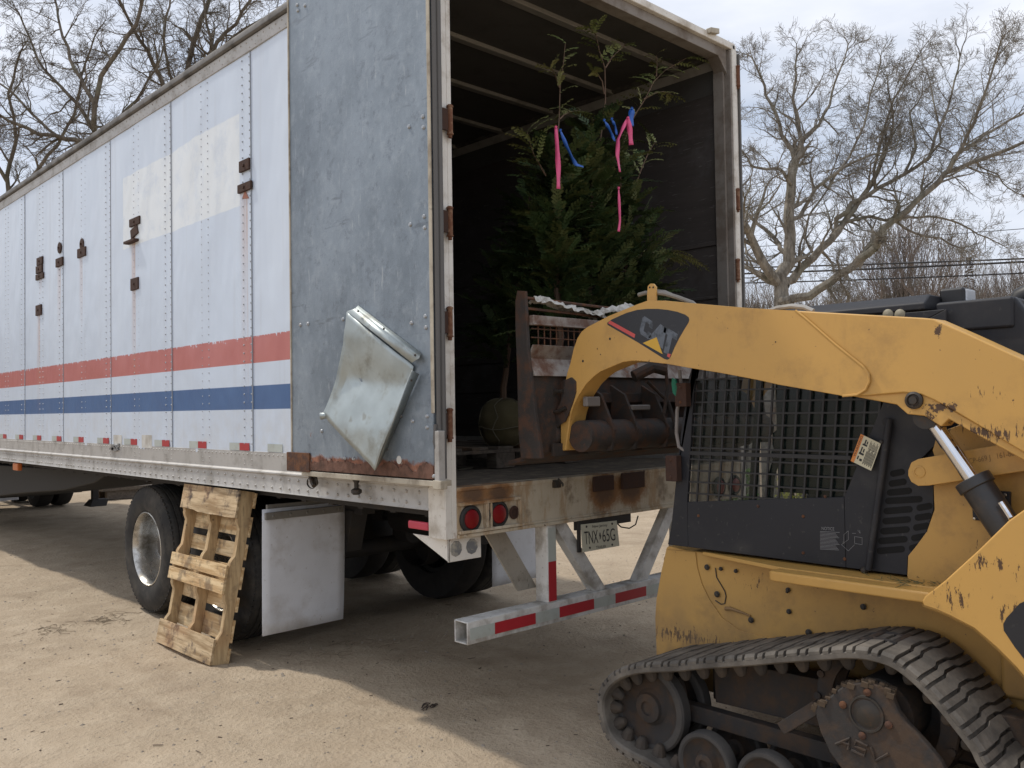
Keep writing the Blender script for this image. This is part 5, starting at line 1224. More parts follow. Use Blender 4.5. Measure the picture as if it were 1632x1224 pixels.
for xo, s in ((XT, 1), (mir(XT), -1)):
    tr, wh, X = make_track(xo, s)
    for x_ in (.09, .24): wh(idl, .185, x_, .055, 'idler_wheel')
    for c in rol:
        for x_ in (.035, .26): wh(c, .125, x_, .05, 'roller_wheel')
    rs = (-2.28, .25); wh(rs, .17, .09, .055, 'rear_idler'); 
    sc = zx(1385, 1148)
    m = MB(); 
    for x_ in (.14, .24): m.lathe((X(x_), sc[0]-.02, sc[1]+.02), (s, 0, 0), [(.245, 0), (.25, .008), (.245, .016), (.19, .016), (.19, 0), (.245, 0)], 40)
    for k in range(18):
        a = 2*pi*k/18; m.cyl((X(.13), sc[0]-.02+cos(a)*.24, sc[1]+.02+sin(a)*.24), (X(.27), sc[0]-.02+cos(a)*.24, sc[1]+.02+sin(a)*.24), .014, 8)
    m.cyl((X(.1), sc[0]-.02, sc[1]+.02), (X(.40), sc[0]-.02, sc[1]+.02), .12, 24); m.build('drive_sprocket', MUDST, tr)
    m = MB(); m.bar((X(.20), idl[0]+.02, idl[1]), (X(.20), rs[0], .28), .05, .07); m.bar((X(.3), -1.1, .42), (X(.3), -2.3, .45), .10, .18); m.bar((X(.38), idl[0]-.15, .40), (X(.38), rs[0], .40), .04, .20)
    for c in rol: m.cyl((X(.05), c[0], c[1]), (X(.30), c[0], c[1]), .025, 10)
    m.cyl((X(.1), idl[0], idl[1]), (X(.3), idl[0], idl[1]), .03, 12)
    m.build('track_frame', MUDST, tr, bevel=.004)
    m = MB(); f_ = (lambda p: p) if s > 0 else (lambda p: V((mir(p.x), p.y, p.z)))
    m.prism([f_(p) for p in pX([(1064, 1095), (1070, 1083), (1080, 1080), (1087, 1090), (1091, 1105), (1092, 1125), (1090, 1138), (1083, 1142), (1075, 1136), (1069, 1115)], XT+.16)], (s*.02, 0, 0)); m.lathe(f_(at(1076, 1100, 'X', XT+.16)), (-s, 0, 0), [(.02, 0), (.02, .012), (0, .014)], 12); m.build('tension_link', MUDST, tr, bevel=.003)
    m = MB(); m.bar(f_(at(1248, 1160, 'X', XT+.05)), f_(at(1305, 1125, 'X', XT+.05)), .04, .045, (0, 0, 1)); m.build('guard_arm', MUDST, tr, bevel=.003)
    m = MB(); m.prism([f_(p) for p in pX(cvp, XT+.012)], (s*.03, 0, 0)); cv = m.build('drive_cover', MUDST, tr, bevel=.008)
    m = MB(); m.lathe(f_(at(1381, 1138, 'X', XT+.012)), (-s, 0, 0), [(.062, 0), (.060, .006), (.054, .006), (.052, -.003), (.045, .001), (0, .003)], 36); m.build('hub_cap', GREASE, cv)
    for a_, b_ in ((1383, 1103), (1344, 1123), (1417, 1155), (1375, 1172)): m = MB(); m.lathe(f_(at(a_, b_, 'X', XT+.012)), (-s, 0, 0), [(.013, 0), (.013, .006), (.009, .009), (0, .010)], 10); m.build('cover_bolt', RUSTY, cv)
    if s > 0:
        O, A, B = at(1332, 1186, 'X', XT+.010), at(1412, 1219, 'X', XT+.010), at(1336, 1169, 'X', XT+.010)
        m = MB(); L3 = lambda u, v: O+(A-O)*u+(B-O)*v
        for strk in ([(0, 0), (.24, 1), (.26, .0)], [(.10, .42), (.25, .42)], [(.60, .95), (.36, 1), (.36, .5), (.58, .5), (.58, .02), (.32, .05)], [(.66, 1), (.80, 0), (1.0, 1)]):
            m.tube([L3(*q_) for q_ in strk], .0055, 6)
        m.build('cast_lettering', MUDST, cv)
    # mud clods along the cover top
    m = MB(); RR = random.Random(4)
    for i in range(70):
        t = RR.random()*9; k = int(t); p = at(*[cvp[k][q_]+(cvp[k+1][q_]-cvp[k][q_])*(t-k) for q_ in (0, 1)], 'X', XT+.02); p = f_(p)+V((s*RR.uniform(-.01, .03), 0, RR.uniform(-.01, .006)))
        r_ = RR.uniform(.004, .011); m.obox(p, (r_, r_*.3, 0), (-r_*.3, r_, r_*.2), (0, -r_*.2, r_*.8))
    m.build('caked_mud', weather('caked_mud', (.10, .07, .045), .95, bs=.5), cv)

# ---- bucket and coupler
YB = -.30
bx0, bx1 = .29, mir(.29)
def byz(px, py, Y=YB): p = at(px, py, 'Y', Y); return p
zb_t = at(842, 501, 'Y', YB).z; zb_b = at(842, 517, 'Y', YB).z; zs_t = at(850, 549, 'Y', YB).z; zs_b = at(850, 599, 'Y', YB).z
zf = at(865, 728, 'Y', YB).z
m = MB(); m.prism([V((bx0, YB, zs_t)), V((bx0, YB+.012, zs_t)), V((bx0, YB+.05, (zs_t+zs_b)/2)), V((bx0, YB+.012, zs_b)), V((bx0, YB-.008, zs_b)), V((bx0, YB+.035, (zs_t+zs_b)/2+.01))], (bx1-bx0, 0, 0)); bk = m.build('bucket', BUCK, LD, bevel=.002)
m = MB(); m.box(bx0, bx1, YB, YB+.03, zb_b, zb_t); m.box(bx0, bx1, YB-.006, YB, zb_b, zb_b+.008); m.build('bucket_top_bar', BUCK, bk, bevel=.003)
m = MB(); m.box(bx0, bx1, YB+.01, YB+.03, zs_b-.20, zs_b-.0); m.prism([V((bx0, YB+.02, zs_b-.10)), V((bx0, YB+.0, zf+.10)), V((bx0, YB+.02, zf+.02)), V((bx0, YB+.08, zf-.02)), V((bx0, YB+.22, zf-.05)), V((bx0, YB+.22, zf-.03)), V((bx0, YB+.09, zf)), V((bx0, YB+.04, zf+.04)), V((bx0, YB+.02, zf+.10))], (bx1-bx0, 0, 0)); m.build('bucket_back', BUCKD, bk, bevel=.002)
m = MB(); x_ = bx0+.05
while x_ < bx1: m.tube([(x_, YB+.02, zs_t), (x_, YB+.02, zb_b)], .0035, 5, False); x_ += .042
z_ = zs_t+.035
while z_ < zb_b: m.tube([(bx0, YB+.018, z_), (bx1, YB+.018, z_)], .003, 5, False); z_ += .042
z_ = zb_t+.02; x_ = bx0+.04
m.build('bucket_mesh', RUSTY, bk)
m = MB(); 
for z__ in (zb_t+.035, zb_t+.085): m.tube([(bx0, YB+.05, z__), ((bx0+bx1)/2, YB+.04, z__-.015), (bx1, YB+.05, z__)], .007, 6)
m.build('bent_top_rod', RUSTY, bk)
side = [(824, 463), (836, 464), (838, 500), (841, 560), (848, 620), (853, 660), (859, 700), (863, 731), (830, 731), (826, 690), (824, 600), (821, 520), (821, 480)]
m = MB(); m.prism(pX(side, .27), (.020, 0, 0)); m.build('bucket_side', BUCKD, bk, bevel=.003)
m = MB(); m.prism([V((mir(p.x), p.y, p.z)) for p in pX(side, .27)], (-.02, 0, 0)); m.build('bucket_side', BUCKD, bk, bevel=.003)
# coupler: big cross tube, plates, lugs
p = at(990, 692, 'Y', YB-.10); zt2 = at(990, 668, 'Y', YB-.12).z; zt3 = at(990, 716, 'Y', YB-.12).z; rc_ = (zt2-zt3)/2
xa_, xb_ = at(925, 690, 'Y', YB-.12).x, mir(at(925, 690, 'Y', YB-.12).x)
m = MB(); m.cyl((xa_, YB-.12, (zt2+zt3)/2), (xb_, YB-.12, (zt2+zt3)/2), rc_, 26); cpl = m.build('coupler_tube', BUCKD, bk)
m = MB(); m.box(bx0+.1, bx1-.1, YB-.02, YB-.005, zf+.0, zf+.06); m.box(xa_+.05, xb_-.05, YB-.04, YB+.0, zs_b-.13, zs_b-.08)
for x_ in (.62, .80, 1.05, 1.5, 1.75, 1.93): m.prism([V((x_, YB-.03, zs_b-.04)), V((x_, YB-.03, zf)), V((x_, YB-.18, zf+.02)), V((x_, YB-.20, zf+.12)), V((x_, YB-.12, zs_b-.09))], (.018, 0, 0))
m.build('coupler_frame', BUCKD, bk, bevel=.003)
m = MB()
for a_, b_, c_, d_ in ((931, 632, 952, 648), (1003, 645, 1032, 654)):
    p = at(a_, d_, 'Y', YB-.14); q2 = at(c_, b_, 'Y', YB-.14); m = MB(); m.box(p.x, q2.x, YB-.16, YB-.13, p.z, q2.z); m.build('coupler_pad', weather('worn_pad', (.19, .17, .155), .6), bk, bevel=.006)
m = MB(); m.lathe(at(876, 693, 'X', XA-.01), (-1, 0, 0), [(.0, -.05), (.058, -.05), (.06, .0), (.05, .01), (.035, .008), (.03, -.004), (.014, -.004), (.012, .01), (0, .01)], 26); m.prism(pX([(893, 640), (897, 620), (901, 605), (910, 601), (917, 608), (917, 625), (911, 645), (905, 660), (900, 672), (893, 676), (880, 690), (866, 700), (866, 660), (880, 665)], XA-.012), (.012, 0, 0)); m.build('coupler_pivot', BUCKD, bk, bevel=.004)
m = MB(); m.tube([at(a_, b_, 'X', XA-.02) for a_, b_ in ((897, 623), (885, 624), (879, 632), (881, 645))], .009, 8); m.tube([at(a_, b_, 'X', XA-.02) for a_, b_ in ((874, 648), (880, 656), (890, 656), (901, 650))], .009, 8); m.build('lock_lever', GREASE, bk)
m = MB(); m.prism(pX([(862, 640), (862, 604), (884, 612), (900, 605), (908, 660), (890, 712), (864, 716)], XA+.03), (.03, 0, 0)); m.build('coupler_plate', BUCKD, bk, bevel=.004)
# crossing hydraulic bits under the arm
m = MB(); m.tube([at(1010, 600, 'Y', YB-.1), at(1040, 585, 'Y', YB-.15), at(1062, 590, 'Y', YB-.2)], .03, 10); m.tube([at(1032, 608, 'Y', YB-.1), at(1065, 640, 'Y', YB-.15), at(1077, 680, 'Y', YB-.2)], .010, 8); m.tube([at(1060, 575, 'Y', YB-.2), at(1064, 620, 'Y', YB-.2), at(1058, 660, 'Y', YB-.2)], .009, 8)
m.build('tilt_cylinder', BUCKD, bk)
# torn tarp rags on the bucket top
m = MB(); RR = random.Random(8)
def rag(pts, w_, Y):
    P_ = [at(a_, b_, 'Y', Y) for a_, b_ in pts]; vs = []; n = (len(P_)-1)*6
    for i in range(n+1):
        t = i/6; k = min(len(P_)-2, int(t)); p = P_[k].lerp(P_[k+1], t-k); h = w_*(.5+.5*abs(noise.noise(V((i*.35, 0, 3)))))*(1+RR.uniform(-.25, .25))
        for j in range(5): vs.append(p+V((0, (j-2)*.018+.01*RR.uniform(-1, 1), (.5-abs(j-2)/2)*h+RR.uniform(-.006, .006)-.01)))
    m.add(vs, [(i*5+j, i*5+j+1, (i+1)*5+j+1, (i+1)*5+j) for i in range(n) for j in range(4)])
rag([(850, 474), (870, 474), (895, 484), (920, 490), (945, 497), (958, 500)], .05, YB+.05); rag([(945, 497), (960, 493), (985, 489), (1003, 484), (1020, 494)], .05, YB+.03)
o = m.build('torn_tarp', CLOTH, loc=at(930, 492, 'Y', YB+.05), smooth=0, solid=.002); tag(o, 'torn off-white cloth strip lying along the top of the loader bucket', 'cloth')

# ================================================================== BARE TREES
class TM:
    def __init__(s): s.v = []; s.f = []
    def seg(s, pts, rs, n):
        o = len(s.v); m = len(pts); u = None
        for i in range(m):
            t = pts[min(i+1, m-1)]-pts[max(i-1, 0)]; t.normalize()
            if u is None: u = t.orthogonal().normalized()
            u = u-t*u.dot(t)
            if u.length < 1e-5: u = t.orthogonal()
            u.normalize(); w_ = t.cross(u); r = rs[i]
            for k in range(n):
                a = 2*pi*k/n; q = pts[i]+(u*cos(a)+w_*sin(a))*r; s.v.append((q.x, q.y, q.z))
        for i in range(m-1):
            for k in range(n):
                k2 = (k+1) % n; s.f.append((o+i*n+k, o+i*n+k2, o+(i+1)*n+k2, o+(i+1)*n+k))
    def build(s, name, mat, par):
        m = MB(); m.v = s.v; m.f = s.f; return m.build(name, mat, par, smooth=0)
def grow(R, T0, T1, p, d, r, L_, lev, maxlev, rmin=.0055, wig=.28, upb=.10, kids=None, spread=(.45, 1.0)):
    """one limb with its own children; thick wood goes to T0, thin twigs to T1"""
    n = max(3, min(9, int(L_/(.28 if lev < 3 else .16))))
    pts = [p.copy()]; rs = [r]; dirs = [d.copy()]
    re = max(rmin*.7, r*(.42 if lev < maxlev else .5))
    for i in range(n):
        d = (d+V((R.gauss(0, 1), R.gauss(0, 1), R.gauss(0, .8)))*wig/ (n**.5)*.9+V((0, 0, upb/n*2))).normalized()
        p = p+d*L_/n; pts.append(p.copy()); rs.append(r+(re-r)*((i+1)/n)); dirs.append(d.copy())
    (T0 if lev <= 1 else T1).seg(pts, rs, 6 if lev == 0 else (5 if lev == 1 else (4 if lev < 4 else 3)))
    if lev >= maxlev: return
    k = kids[min(lev, len(kids)-1)]
    children(R, T0, T1, pts, rs, dirs, L_, lev, maxlev, k, rmin, wig, upb, kids, spread)
def children(R, T0, T1, pts, rs, dirs, L_, lev, maxlev, k, rmin, wig, upb, kids, spread, start=.25):
    n = len(pts)-1
    for j in range(k):
        t = start+(1-start)*((j+R.uniform(.2, .9))/k); f_ = t*n; i = min(n-1, int(f_)); q = pts[i].lerp(pts[i+1], f_-i)
        rr = rs[i]+(rs[i+1]-rs[i])*(f_-i); ax = dirs[min(i+1, n)]
        o = V((R.gauss(0, 1), R.gauss(0, 1), R.gauss(0, 1))); o = (o-ax*o.dot(ax)).normalized(); an = R.uniform(*spread)*(1 if lev < 3 else .8)
        nd = (ax*cos(an)+o*sin(an)).normalized()
        nl = L_*R.uniform(.45, .95)*(1.1-.4*t); nr = max(rmin*.8, rr*R.uniform(.42, .68))
        grow(R, T0, T1, q, nd, nr, max(.18, nl), lev+1, maxlev, rmin, wig*1.08, upb, kids, spread)
    # continue past the tip as a fork
    for _ in range(1 if lev > 1 else 2):
        o = V((R.gauss(0, 1), R.gauss(0, 1), R.gauss(0, 1))); ax = dirs[-1]; o = (o-ax*o.dot(ax)).normalized()
        grow(R, T0, T1, pts[-1], (ax+o*R.uniform(.25, .5)).normalized(), rs[-1]*.95, L_*R.uniform(.4, .62), lev+1, maxlev, rmin, wig*1.08, upb, kids, spread)
def planeD(px, py, D): 
    d = CF+CR*(px-816)/FPX-CU*(py-612)/FPX; return CP+d*D
def traced(name, D, limbs, seed, label, group, mat=BARK, kids=(5, 4, 3, 2), maxlev=4, rmin=.007, depth=2.2, base=None):
    R = random.Random(seed); t = empty(name, base, label, 'tree', group); T0, T1 = TM(), TM()
    known = []
    for (pts_, w0, w1, nk, cl) in limbs:
        dz = R.uniform(-1, 1)*depth; D0 = D
        if known: D0 = min(known, key=lambda k_: (k_[0]-pts_[0][0])**2+(k_[1]-pts_[0][1])**2)[2]
        if known:
            k0 = min(known, key=lambda k_: (k_[0]-pts_[0][0])**2+(k_[1]-pts_[0][1])**2)
            if 9 < (k0[0]-pts_[0][0])**2+(k0[1]-pts_[0][1])**2 < 3600: pts_ = [(k0[0], k0[1])]+list(pts_)
        n = len(pts_); P_ = []
        for i, (a, b) in enumerate(pts_):
            tt = i/(n-1) if n > 1 else 0; dd_ = D0+dz*tt; P_.append(planeD(a, b, dd_)); known.append((a, b, dd_))
            if i: known += [(pts_[i-1][0]+(a-pts_[i-1][0])*f_, pts_[i-1][1]+(b-pts_[i-1][1])*f_, dd_-dz*(1-f_)/(n-1)) for f_ in (.25, .5, .75)]
        # resample with a light wiggle
        Q = []; 
        for i in range(n-1):
            m_ = max(2, int((P_[i+1]-P_[i]).length/.35))
            for k in range(m_): Q.append(P_[i].lerp(P_[i+1], k/m_)+V((R.gauss(0, .02), R.gauss(0, .02), R.gauss(0, .02)))*(1 if (i or k) else 0))
        Q.append(P_[-1]); N_ = len(Q); px_ = D/FPX
        rs = [(w0+(w1-w0)*(i/(N_-1))**.8)*px_*.42 for i in range(N_)]
        T0.seg(Q, rs, 8); dirs = [(Q[min(i+1, N_-1)]-Q[max(0, i-1)]).normalized() for i in range(N_)]
        LL = sum((Q[i+1]-Q[i]).length for i in range(N_-1))
        if nk:
            children(R, T0, T1, Q, rs, dirs, cl*.78 if cl else 2.0, 1, maxlev, int(nk*1.6), rmin, .42, .05, kids, (.5, 1.15), .12)
    T0.build('trunk', mat, t); T1.build('crown', mat, t); return t
D1 = 24
z0 = at(1245, 640, 'Z', 0) if 0 else None
def groundpt(px, D):
    p = planeD(px, 600, D); return V((p.x, p.y, 0))
g1 = groundpt(1248, D1)
def pxz(p):
    d = p-CP; z = d.dot(CF); return (816+FPX*d.dot(CR)/z, 612-FPX*d.dot(CU)/z)
gb1 = pxz(g1)
L1 = [
 ([gb1, (1243, 560), (1245, 490), (1243, 440), (1257, 420), (1258, 350), (1262, 280), (1266, 262)], 44, 16, 5, 1.6),
 ([(1243, 455), (1215, 415), (1195, 370), (1180, 350), (1165, 300), (1160, 240)], 20, 8, 6, 1.9),
 ([(1250, 455), (1225, 450), (1200, 432), (1180, 425), (1150, 420)], 14, 6, 4, 1.3),
 ([(1252, 405), (1240, 390), (1220, 365), (1195, 345), (1180, 330)], 12, 5, 4, 1.2),
 ([(1266, 262), (1262, 240), (1248, 215), (1235, 180), (1222, 150), (1212, 120), (1200, 95)], 12, 3, 9, 1.5),
 ([(1266, 262), (1280, 225), (1272, 200), (1265, 160), (1268, 120), (1270, 90)], 11, 3, 8, 1.5),
 ([(1278, 228), (1305, 200), (1322, 165), (1330, 130), (1345, 95), (1352, 70)], 9, 2.5, 9, 1.5),
 ([(1258, 290), (1250, 275), (1235, 268), (1210, 268), (1195, 262), (1182, 240)], 9, 3, 6, 1.1),
 ([(1275, 345), (1300, 300), (1345, 265), (1390, 248), (1420, 240)], 10, 3, 7, 1.4),
 ([(1262, 445), (1295, 410), (1320, 385), (1345, 355), (1375, 315), (1400, 270), (1412, 235)], 20, 7, 6, 1.7),
 ([(1345, 355), (1385, 345), (1430, 355), (1460, 372), (1500, 382), (1530, 395)], 8, 3, 6, 1.3),
 ([(1330, 375), (1335, 350), (1360, 325), (1400, 300), (1440, 280), (1480, 250), (1492, 215), (1510, 170), (1522, 130), (1530, 90)], 13, 3, 11, 1.7),
 ([(1395, 302), (1392, 270), (1402, 235), (1410, 200), (1425, 160), (1450, 110), (1462, 92)], 8, 2.5, 10, 1.5),
 ([(1320, 300), (1352, 250), (1378, 200), (1388, 150), (1402, 105)], 7, 2.5, 11, 1.5),
 ([(1400, 270), (1418, 225), (1425, 180), (1415, 140)], 6, 2.5, 9, 1.4),
 ([(1480, 250), (1500, 225), (1490, 170), (1480, 120)], 6, 2.5, 9, 1.4),
 ([(1440, 280), (1460, 235), (1450, 180), (1470, 150)], 6, 2.5, 7, 1.3),
 ([(1366, 425), (1385, 395), (1410, 362), (1445, 335), (1480, 305), (1510, 275), (1545, 262), (1590, 245), (1632, 228), (1690, 200)], 17, 5, 10, 1.9),
 ([(1510, 275), (1530, 235), (1555, 195), (1570, 150), (1585, 100), (1592, 75)], 9, 2.5, 11, 1.6),
 ([(1480, 305), (1500, 290), (1520, 250), (1570, 215), (1610, 190), (1660, 165)], 9, 4, 10, 1.8),
 ([(1250, 480), (1290, 470), (1325, 450), (1350, 430), (1372, 412), (1395, 395)], 18, 13, 2, 1.0),
 ([(1430, 350), (1480, 345), (1520, 352), (1560, 372), (1600, 392)], 6, 2, 9, 1.2),
 ([(1560, 265), (1590, 278), (1610, 300), (1640, 315)], 4, 2, 6, .9),
 ([(1345, 500), (1352, 470), (1340, 450), (1337, 425)], 7, 3, 5, .9),
 ([(1300, 410), (1282, 380), (1290, 340), (1320, 300), (1335, 250)], 7, 2.5, 8, 1.3),
]
traced('oak_tree', D1, L1, 5, 'big spreading bare oak beyond the right side of the trailer', None, base=g1, kids=(4, 4, 4, 3), maxlev=5, rmin=.005)
# left oaks, rising over the trailer roof
D2 = 26
ga = groundpt(320, D2); gA = pxz(ga)
L2 = [([gA, (300, 400), (298, 200), (298, 115), (308, 70), (322, 30), (345, -30)], 26, 8, 9, 1.8),
 ([(298, 200), (262, 140), (235, 80), (212, 45), (192, 0), (185, -60)], 12, 4, 10, 1.7),
 ([(300, 180), (335, 90), (345, 67), (376, 36), (398, 0), (420, -50)], 13, 4, 10, 1.7),
 ([(300, 160), (270, 120), (262, 60), (270, 10), (280, -50)], 9, 3, 9, 1.6),
 ([(345, 90), (370, 60), (400, 40), (440, 20), (470, -10)], 8, 3, 7, 1.4),
 ([(335, 95), (335, 60), (325, 20), (330, -40)], 8, 3, 8, 1.4)]
traced('oak_tree', D2, L2, 15, 'bare oak with dark crossing limbs rising over the trailer roof beside the folded door', 'bare oaks behind the trailer', BARK2, base=ga, kids=(5, 5, 4, 3), maxlev=5, rmin=.0055)
gb_ = groundpt(150, 25); gB = pxz(gb_)
L3 = [([gB, (160, 400), (158, 260), (150, 210), (152, 170), (160, 120), (190, 80), (215, 40), (235, -20)], 24, 6, 9, 1.7),
 ([(158, 240), (120, 222), (90, 216), (63, 214), (24, 196), (0, 186), (-40, 180)], 12, 4, 9, 1.5),
 ([(155, 215), (110, 150), (70, 110), (45, 60), (30, 20)], 10, 3, 11, 1.6),
 ([(153, 170), (120, 110), (100, 60), (90, 10), (80, -40)], 9, 3, 10, 1.6),
 ([(158, 250), (190, 190), (215, 160), (250, 110), (262, 70)], 9, 3, 9, 1.5),
 ([(90, 216), (40, 170), (10, 140), (-30, 110)], 6, 3, 8, 1.4)]
traced('oak_tree', 25, L3, 25, 'bare oak with long low limbs spreading left above the trailer roof', 'bare oaks behind the trailer', BARK2, base=gb_, kids=(5, 5, 4, 3), maxlev=5, rmin=.0055)
gc_ = groundpt(20, 28); gC = pxz(gc_)
L4 = [([gC, (20, 420), (18, 330), (10, 280), (25, 220), (15, 150), (30, 90)], 20, 4, 10, 1.6),
 ([(18, 320), (60, 270), (90, 230), (120, 180), (130, 120), (150, 60)], 9, 3, 10, 1.5),
 ([(12, 290), (-20, 240), (-40, 180)], 8, 3, 8, 1.5), ([(40, 290), (90, 265), (130, 240)], 7, 3, 9, 1.2)]
traced('oak_tree', 28, L4, 35, 'bare oak at the far left edge, low behind the trailer roof', 'bare oaks behind the trailer', BARK2, base=gc_, kids=(5, 5, 4, 3), maxlev=5, rmin=.0055)

# brushy bare trees beyond the wires, each on its own trunk
def brush_tree(seed, H=11.5, mat=TWIGW, name='bare_tree'):
    R = random.Random(seed); t = empty(name, (0, 0, 0), None, 'tree'); T0, T1 = TM(), TM()
    ns = R.randint(3, 6)
    for i in range(ns):
        a = R.random()*6.3; d = V((cos(a)*R.uniform(.1, .35), sin(a)*R.uniform(.1, .35), 1)).normalized()
        grow(R, T0, T1, V((cos(a)*.15, sin(a)*.15, -.1)), d, R.uniform(.06, .11), H*R.uniform(.45, .62), 0, 4, .012, .22, .22, (8, 6, 4, 2), (.25, .65))
    T0.build('trunk', mat, t); T1.build('crown', mat, t); return t
protos = [brush_tree(50+i, mat=(TWIGW, TWIGR, TWIGW)[i]) for i in range(3)]
spots = [(1440, 52, 1.15, 1, 'bushy fan-shaped bare tree right of the big oak, behind the wires'), (1215, 60, .9, 0, 'small bare tree behind the big oak, close to the open trailer door'), (1300, 58, .8, 2, 'low bare tree seen between the two main limbs of the big oak'),
         (1360, 66, .95, 1, 'reddish bare tree left of the fan-shaped one behind the wires'), (1520, 62, .95, 0, 'pale bare tree behind the loader work lamp'), (1580, 56, .85, 2, 'bare tree near the right edge of the picture above the black cab frame'), (1640, 60, 1.0, 1, 'reddish bare tree at the right edge of the picture'), (1480, 70, 1.0, 2, 'bare tree in the gap right of the fan-shaped tree'),
         (1400, 72, .85, 0, 'far bare tree just left of the fan-shaped one'), (1550, 74, 1.0, 1, 'far reddish bare tree above the black cab rear frame')]
for i, (px, D, sc, k, lb) in enumerate(spots):
    o = protos[k] if i < 3 and protos[k].get('used') is None else copy_tree(protos[k])
    if i < 3:
        for q_ in (0, 1, 2):
            pass
    g = groundpt(px, D); o.location = g; o.rotation_euler.z = i*1.3; o.scale = (sc*.85, sc*.85, sc*.85); tag(o, lb, 'tree', 'brushy bare trees along the road')
    if o is protos[k]: protos[k]['used'] = 1
for p in protos:
    if 'used' in p: del p['used']

# far wood: one mass of twigs
def woods():
    R = random.Random(77); T0 = TM(); T2 = TM()
    for i in range(3400):
        az = radians(R.uniform(-22, 112)); D = R.uniform(70, 120); x = CP.x+sin(az)*D; y = CP.y+cos(az)*D
        H = R.uniform(10.0, 14.5)*(D/95)*(.9+.2*noise.noise(V((x*.05, y*.05, 0)))); TT = T0 if R.random() < .6 else T2
        b = V((x, y, 0)); 
        TT.seg([b, b+V((R.uniform(-.3, .3), R.uniform(-.3, .3), H*.5))], [.12, .06], 3)
        for j in range(22):
            a = R.random()*6.3; h = R.uniform(.15, .7)*H; p = b+V((0, 0, h)); d = V((cos(a)*R.uniform(.3, .9), sin(a)*R.uniform(.3, .9), R.uniform(.6, 1.3))).normalized()
            l = R.uniform(1.6, 3.6); m_ = p+d*l*.5+V((0, 0, .15)); e = m_+(d+V((R.gauss(0, .3), R.gauss(0, .3), .3))).normalized()*l*.6
            TT.seg([p, m_, e], [.06, .04, .02], 3)
            for k in range(5):
                q_ = m_.lerp(e, R.random()) if R.random() < .6 else p.lerp(m_, R.random()); dd = (d+V((R.gauss(0, .7), R.gauss(0, .7), R.gauss(0, .5)))).normalized()
                TT.seg([q_, q_+dd*R.uniform(.5, 1.2)], [.032, .014], 3)
    m = MB(); m.v = T0.v; m.f = T0.f
    o = m.build('distant_woods', TWIGW, smooth=0); tag(o, 'grey-brown leafless wood forming the far tree line', 'woods', kind='stuff')
    m = MB(); m.v = T2.v; m.f = T2.f
    o = m.build('distant_thicket', TWIGR, smooth=0); tag(o, 'reddish-brown leafless thicket mixed into the far tree line', 'thicket', kind='stuff')
    # wooded rise behind
    m = MB(); n = 80; vs = []
    for i in range(n+1):
        az = radians(-30+150*i/n)
        for (D, z) in ((118, -.1), (124, 9.0+1.2*noise.noise(V((i*.3, 0, 0)))), (150, 13.5+1.8*noise.noise(V((i*.23, 5, 0)))), (230, 11), (400, -1)):
            vs.append((CP.x+sin(az)*D, CP.y+cos(az)*D, z))
    m.add(vs, [(i*5+j, (i+1)*5+j, (i+1)*5+j+1, i*5+j+1) for i in range(n) for j in range(4)])
    g = N('leaf_litter_hill'); c = g.mix(g.noise(.6, 8, .7), (.075, .062, .052), (.15, .125, .105))
    tag(m.build('wooded_hill', g.out(c, 1, 0, g.noise(2, 6), .8, .3), smooth=80), kind='structure')
woods()
# evergreen spike in the tree line
m = MB(); R = random.Random(6); b = groundpt(1550, 66); 
for i in range(900):
    h = R.random()**.8; a = R.random()*6.3; r_ = (1-h)*1.3*R.uniform(.3, 1)+.05; c = b+V((cos(a)*r_, sin(a)*r_, 2+h*10.3)); 
    d = V((cos(a), sin(a), R.uniform(-.3, .4)))*.22; s_ = V((-sin(a), cos(a), R.uniform(-.3, .3)))*.09; m.add([c-s_, c+d*.3-V((0, 0, .05)), c+s_, c+d], [(0, 1, 2, 3)])
tr_ = empty('cedar_tree', b, 'small dark pointed evergreen in the far tree line above the work lamp', 'evergreen tree')
m.build('crown', plain('dull_cedar', (.045, .045, .03), .8), tr_, smooth=0); m = MB(); m.tube([b, b+V((0, 0, 9.6))], [.14, .02], 6); m.build('trunk', BARK, tr_)

# overhead cables along the road (poles stand outside the picture)
def cable(pa, pb, r_, sag, label):
    pts = [pa.lerp(pb, i/40)-V((0, 0, sag*4*(i/40)*(1-i/40))) for i in range(41)]
    m = MB(); m.tube(pts, r_, 6); o = m.build('power_line', WIREM, loc=pa); tag(o, label, 'power line', 'overhead cables along the road')
DW = 34
for ya, yb_, r_, sag, lb in ((419, 402, .030, .25, 'upper thick overhead cable of the three close together'), (429, 407, .036, .25, 'middle thickest overhead cable'), (442, 423, .026, .3, 'lowest overhead cable of the thick three'),
                           (386, 352, .012, .3, 'thin overhead wire just above the three thick cables'), (292, 242, .008, .3, 'thin high wire crossing the big oak crown'), (282, 228, .007, .3, 'topmost thin wire crossing the big oak crown')):
    a = planeD(1150, ya, DW+3); b = planeD(1640, yb_, DW-3); d = b-a
    cable(a-d*.9, b+d*.9, r_, sag, lb)
up = empty('utility_pole', groundpt(1150-.62*490, 43), 'wooden utility pole carrying the cables, behind the trailer', 'pole')
E_ = planeD(1150, 420, DW+3); F_ = planeD(1640, 405, DW-3); pb = E_-(F_-E_)*.9
up.location = (pb.x, pb.y, 0); m = MB(); m.tube([V((pb.x, pb.y, -.2)), V((pb.x, pb.y, pb.z+3.6))], [.16, .11], 12); m.build('pole', BARK, up)
m = MB(); m.bar(V((pb.x-1, pb.y, pb.z+3)), V((pb.x+1, pb.y, pb.z+3)), .1, .1); m.build('crossarm', BARK, up)

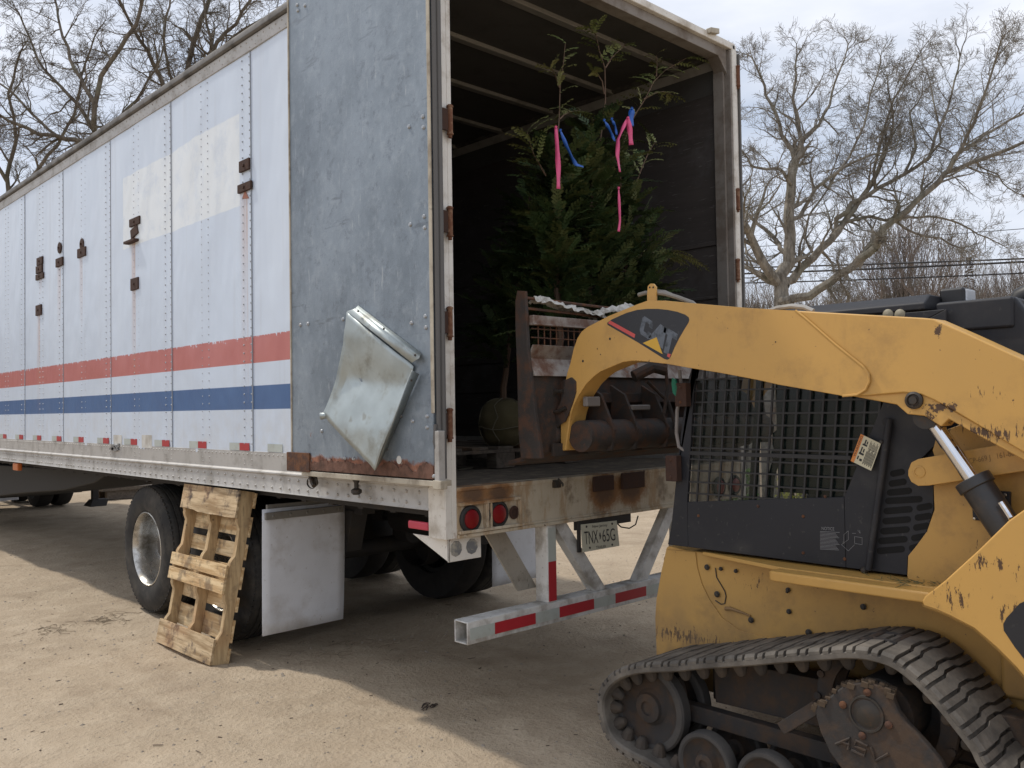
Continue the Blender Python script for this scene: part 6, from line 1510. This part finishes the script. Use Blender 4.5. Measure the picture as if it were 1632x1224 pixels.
# ================================================================== YARD BITS beyond the trailer
# weathered board fence and shrubs seen through the loader's cab
fw = m_wood('weathered_fence_board', (.42, .40, .36), (.26, .245, .22), sc=.5, stain=.4)
FN = empty('board_fence', (9, -1, 0), 'weathered grey board fence seen through the caged cab window', 'fence')
R = random.Random(12)
for i in range(46):
    t = i/46; x_ = 6.3+5.5*t; y_ = 2.9-7.2*t; m = MB(); d = V((5.5, -7.2, 0)).normalized(); m.obox((x_, y_, .95+R.uniform(-.015, .015)), d*.086, V((d.y, -d.x, 0))*.011, (0, 0, .95)); m.build('fence_board', fw, FN)
for z_ in (.4, 1.5): m = MB(); m.bar((6.3+.05, 2.9+.04, z_), (11.8+.05, -4.3+.04, z_), .04, .09); m.build('fence_rail', fw, FN)
def shrub(loc, r_, h_, cols, label, seed):
    R = random.Random(seed); t = empty('shrub', loc, label, 'shrub', 'shrubs by the board fence'); m = MB()
    for i in range(1500):
        a = R.random()*6.3; h = R.random(); rr = r_*math.sqrt(R.random())*(1-.5*h); c = V(loc)+V((cos(a)*rr, sin(a)*rr, .05+h*h_)); d = V((R.gauss(0, 1), R.gauss(0, 1), R.uniform(0, 1.5))).normalized()*R.uniform(.03, .06); s_ = d.orthogonal().normalized()*.014; m.add([c-s_, c+d, c+s_], [(0, 1, 2)])
    m.build('foliage', cols, t, smooth=0); m = MB()
    for k in range(7): a = k*.9; m.tube([V(loc), V(loc)+V((cos(a)*r_*.5, sin(a)*r_*.5, h_*.8))], [.012, .004], 4)
    m.build('stem', TRUNKM, t)
YG_ = plain('yellow_green_leaf', (.36, .38, .05), .6); GG = plain('mid_green_leaf', (.12, .22, .05), .6)
shrub((6.2, 1.5, 0), .45, 1.05, YG_, 'yellow-green shrub seen through the middle of the cab window', 1); shrub((6.9, .6, 0), .55, .95, GG, 'green shrub right of the yellow-green one behind the cab', 2); shrub((5.9, 2.2, 0), .4, .8, GG, 'low green shrub left of the yellow-green one behind the cab', 3)
# timber scraps far under the trailer
p = at(208, 792, 'Z', 0); m = MB(); m.box(p.x-.5, p.x+.5, p.y-.2, p.y-.1, .0, .16); m.box(p.x-.5, p.x+.5, p.y+.2, p.y+.3, .0, .16); m.box(p.x-.6, p.x+.6, p.y-.25, p.y+.35, .16, .22)
o = m.build('timber_skid', PALG, loc=(p.x, p.y, 0)); tag(o, 'grey timber skid on the sunny sand, seen under the trailer left of the big wheel', 'timber')
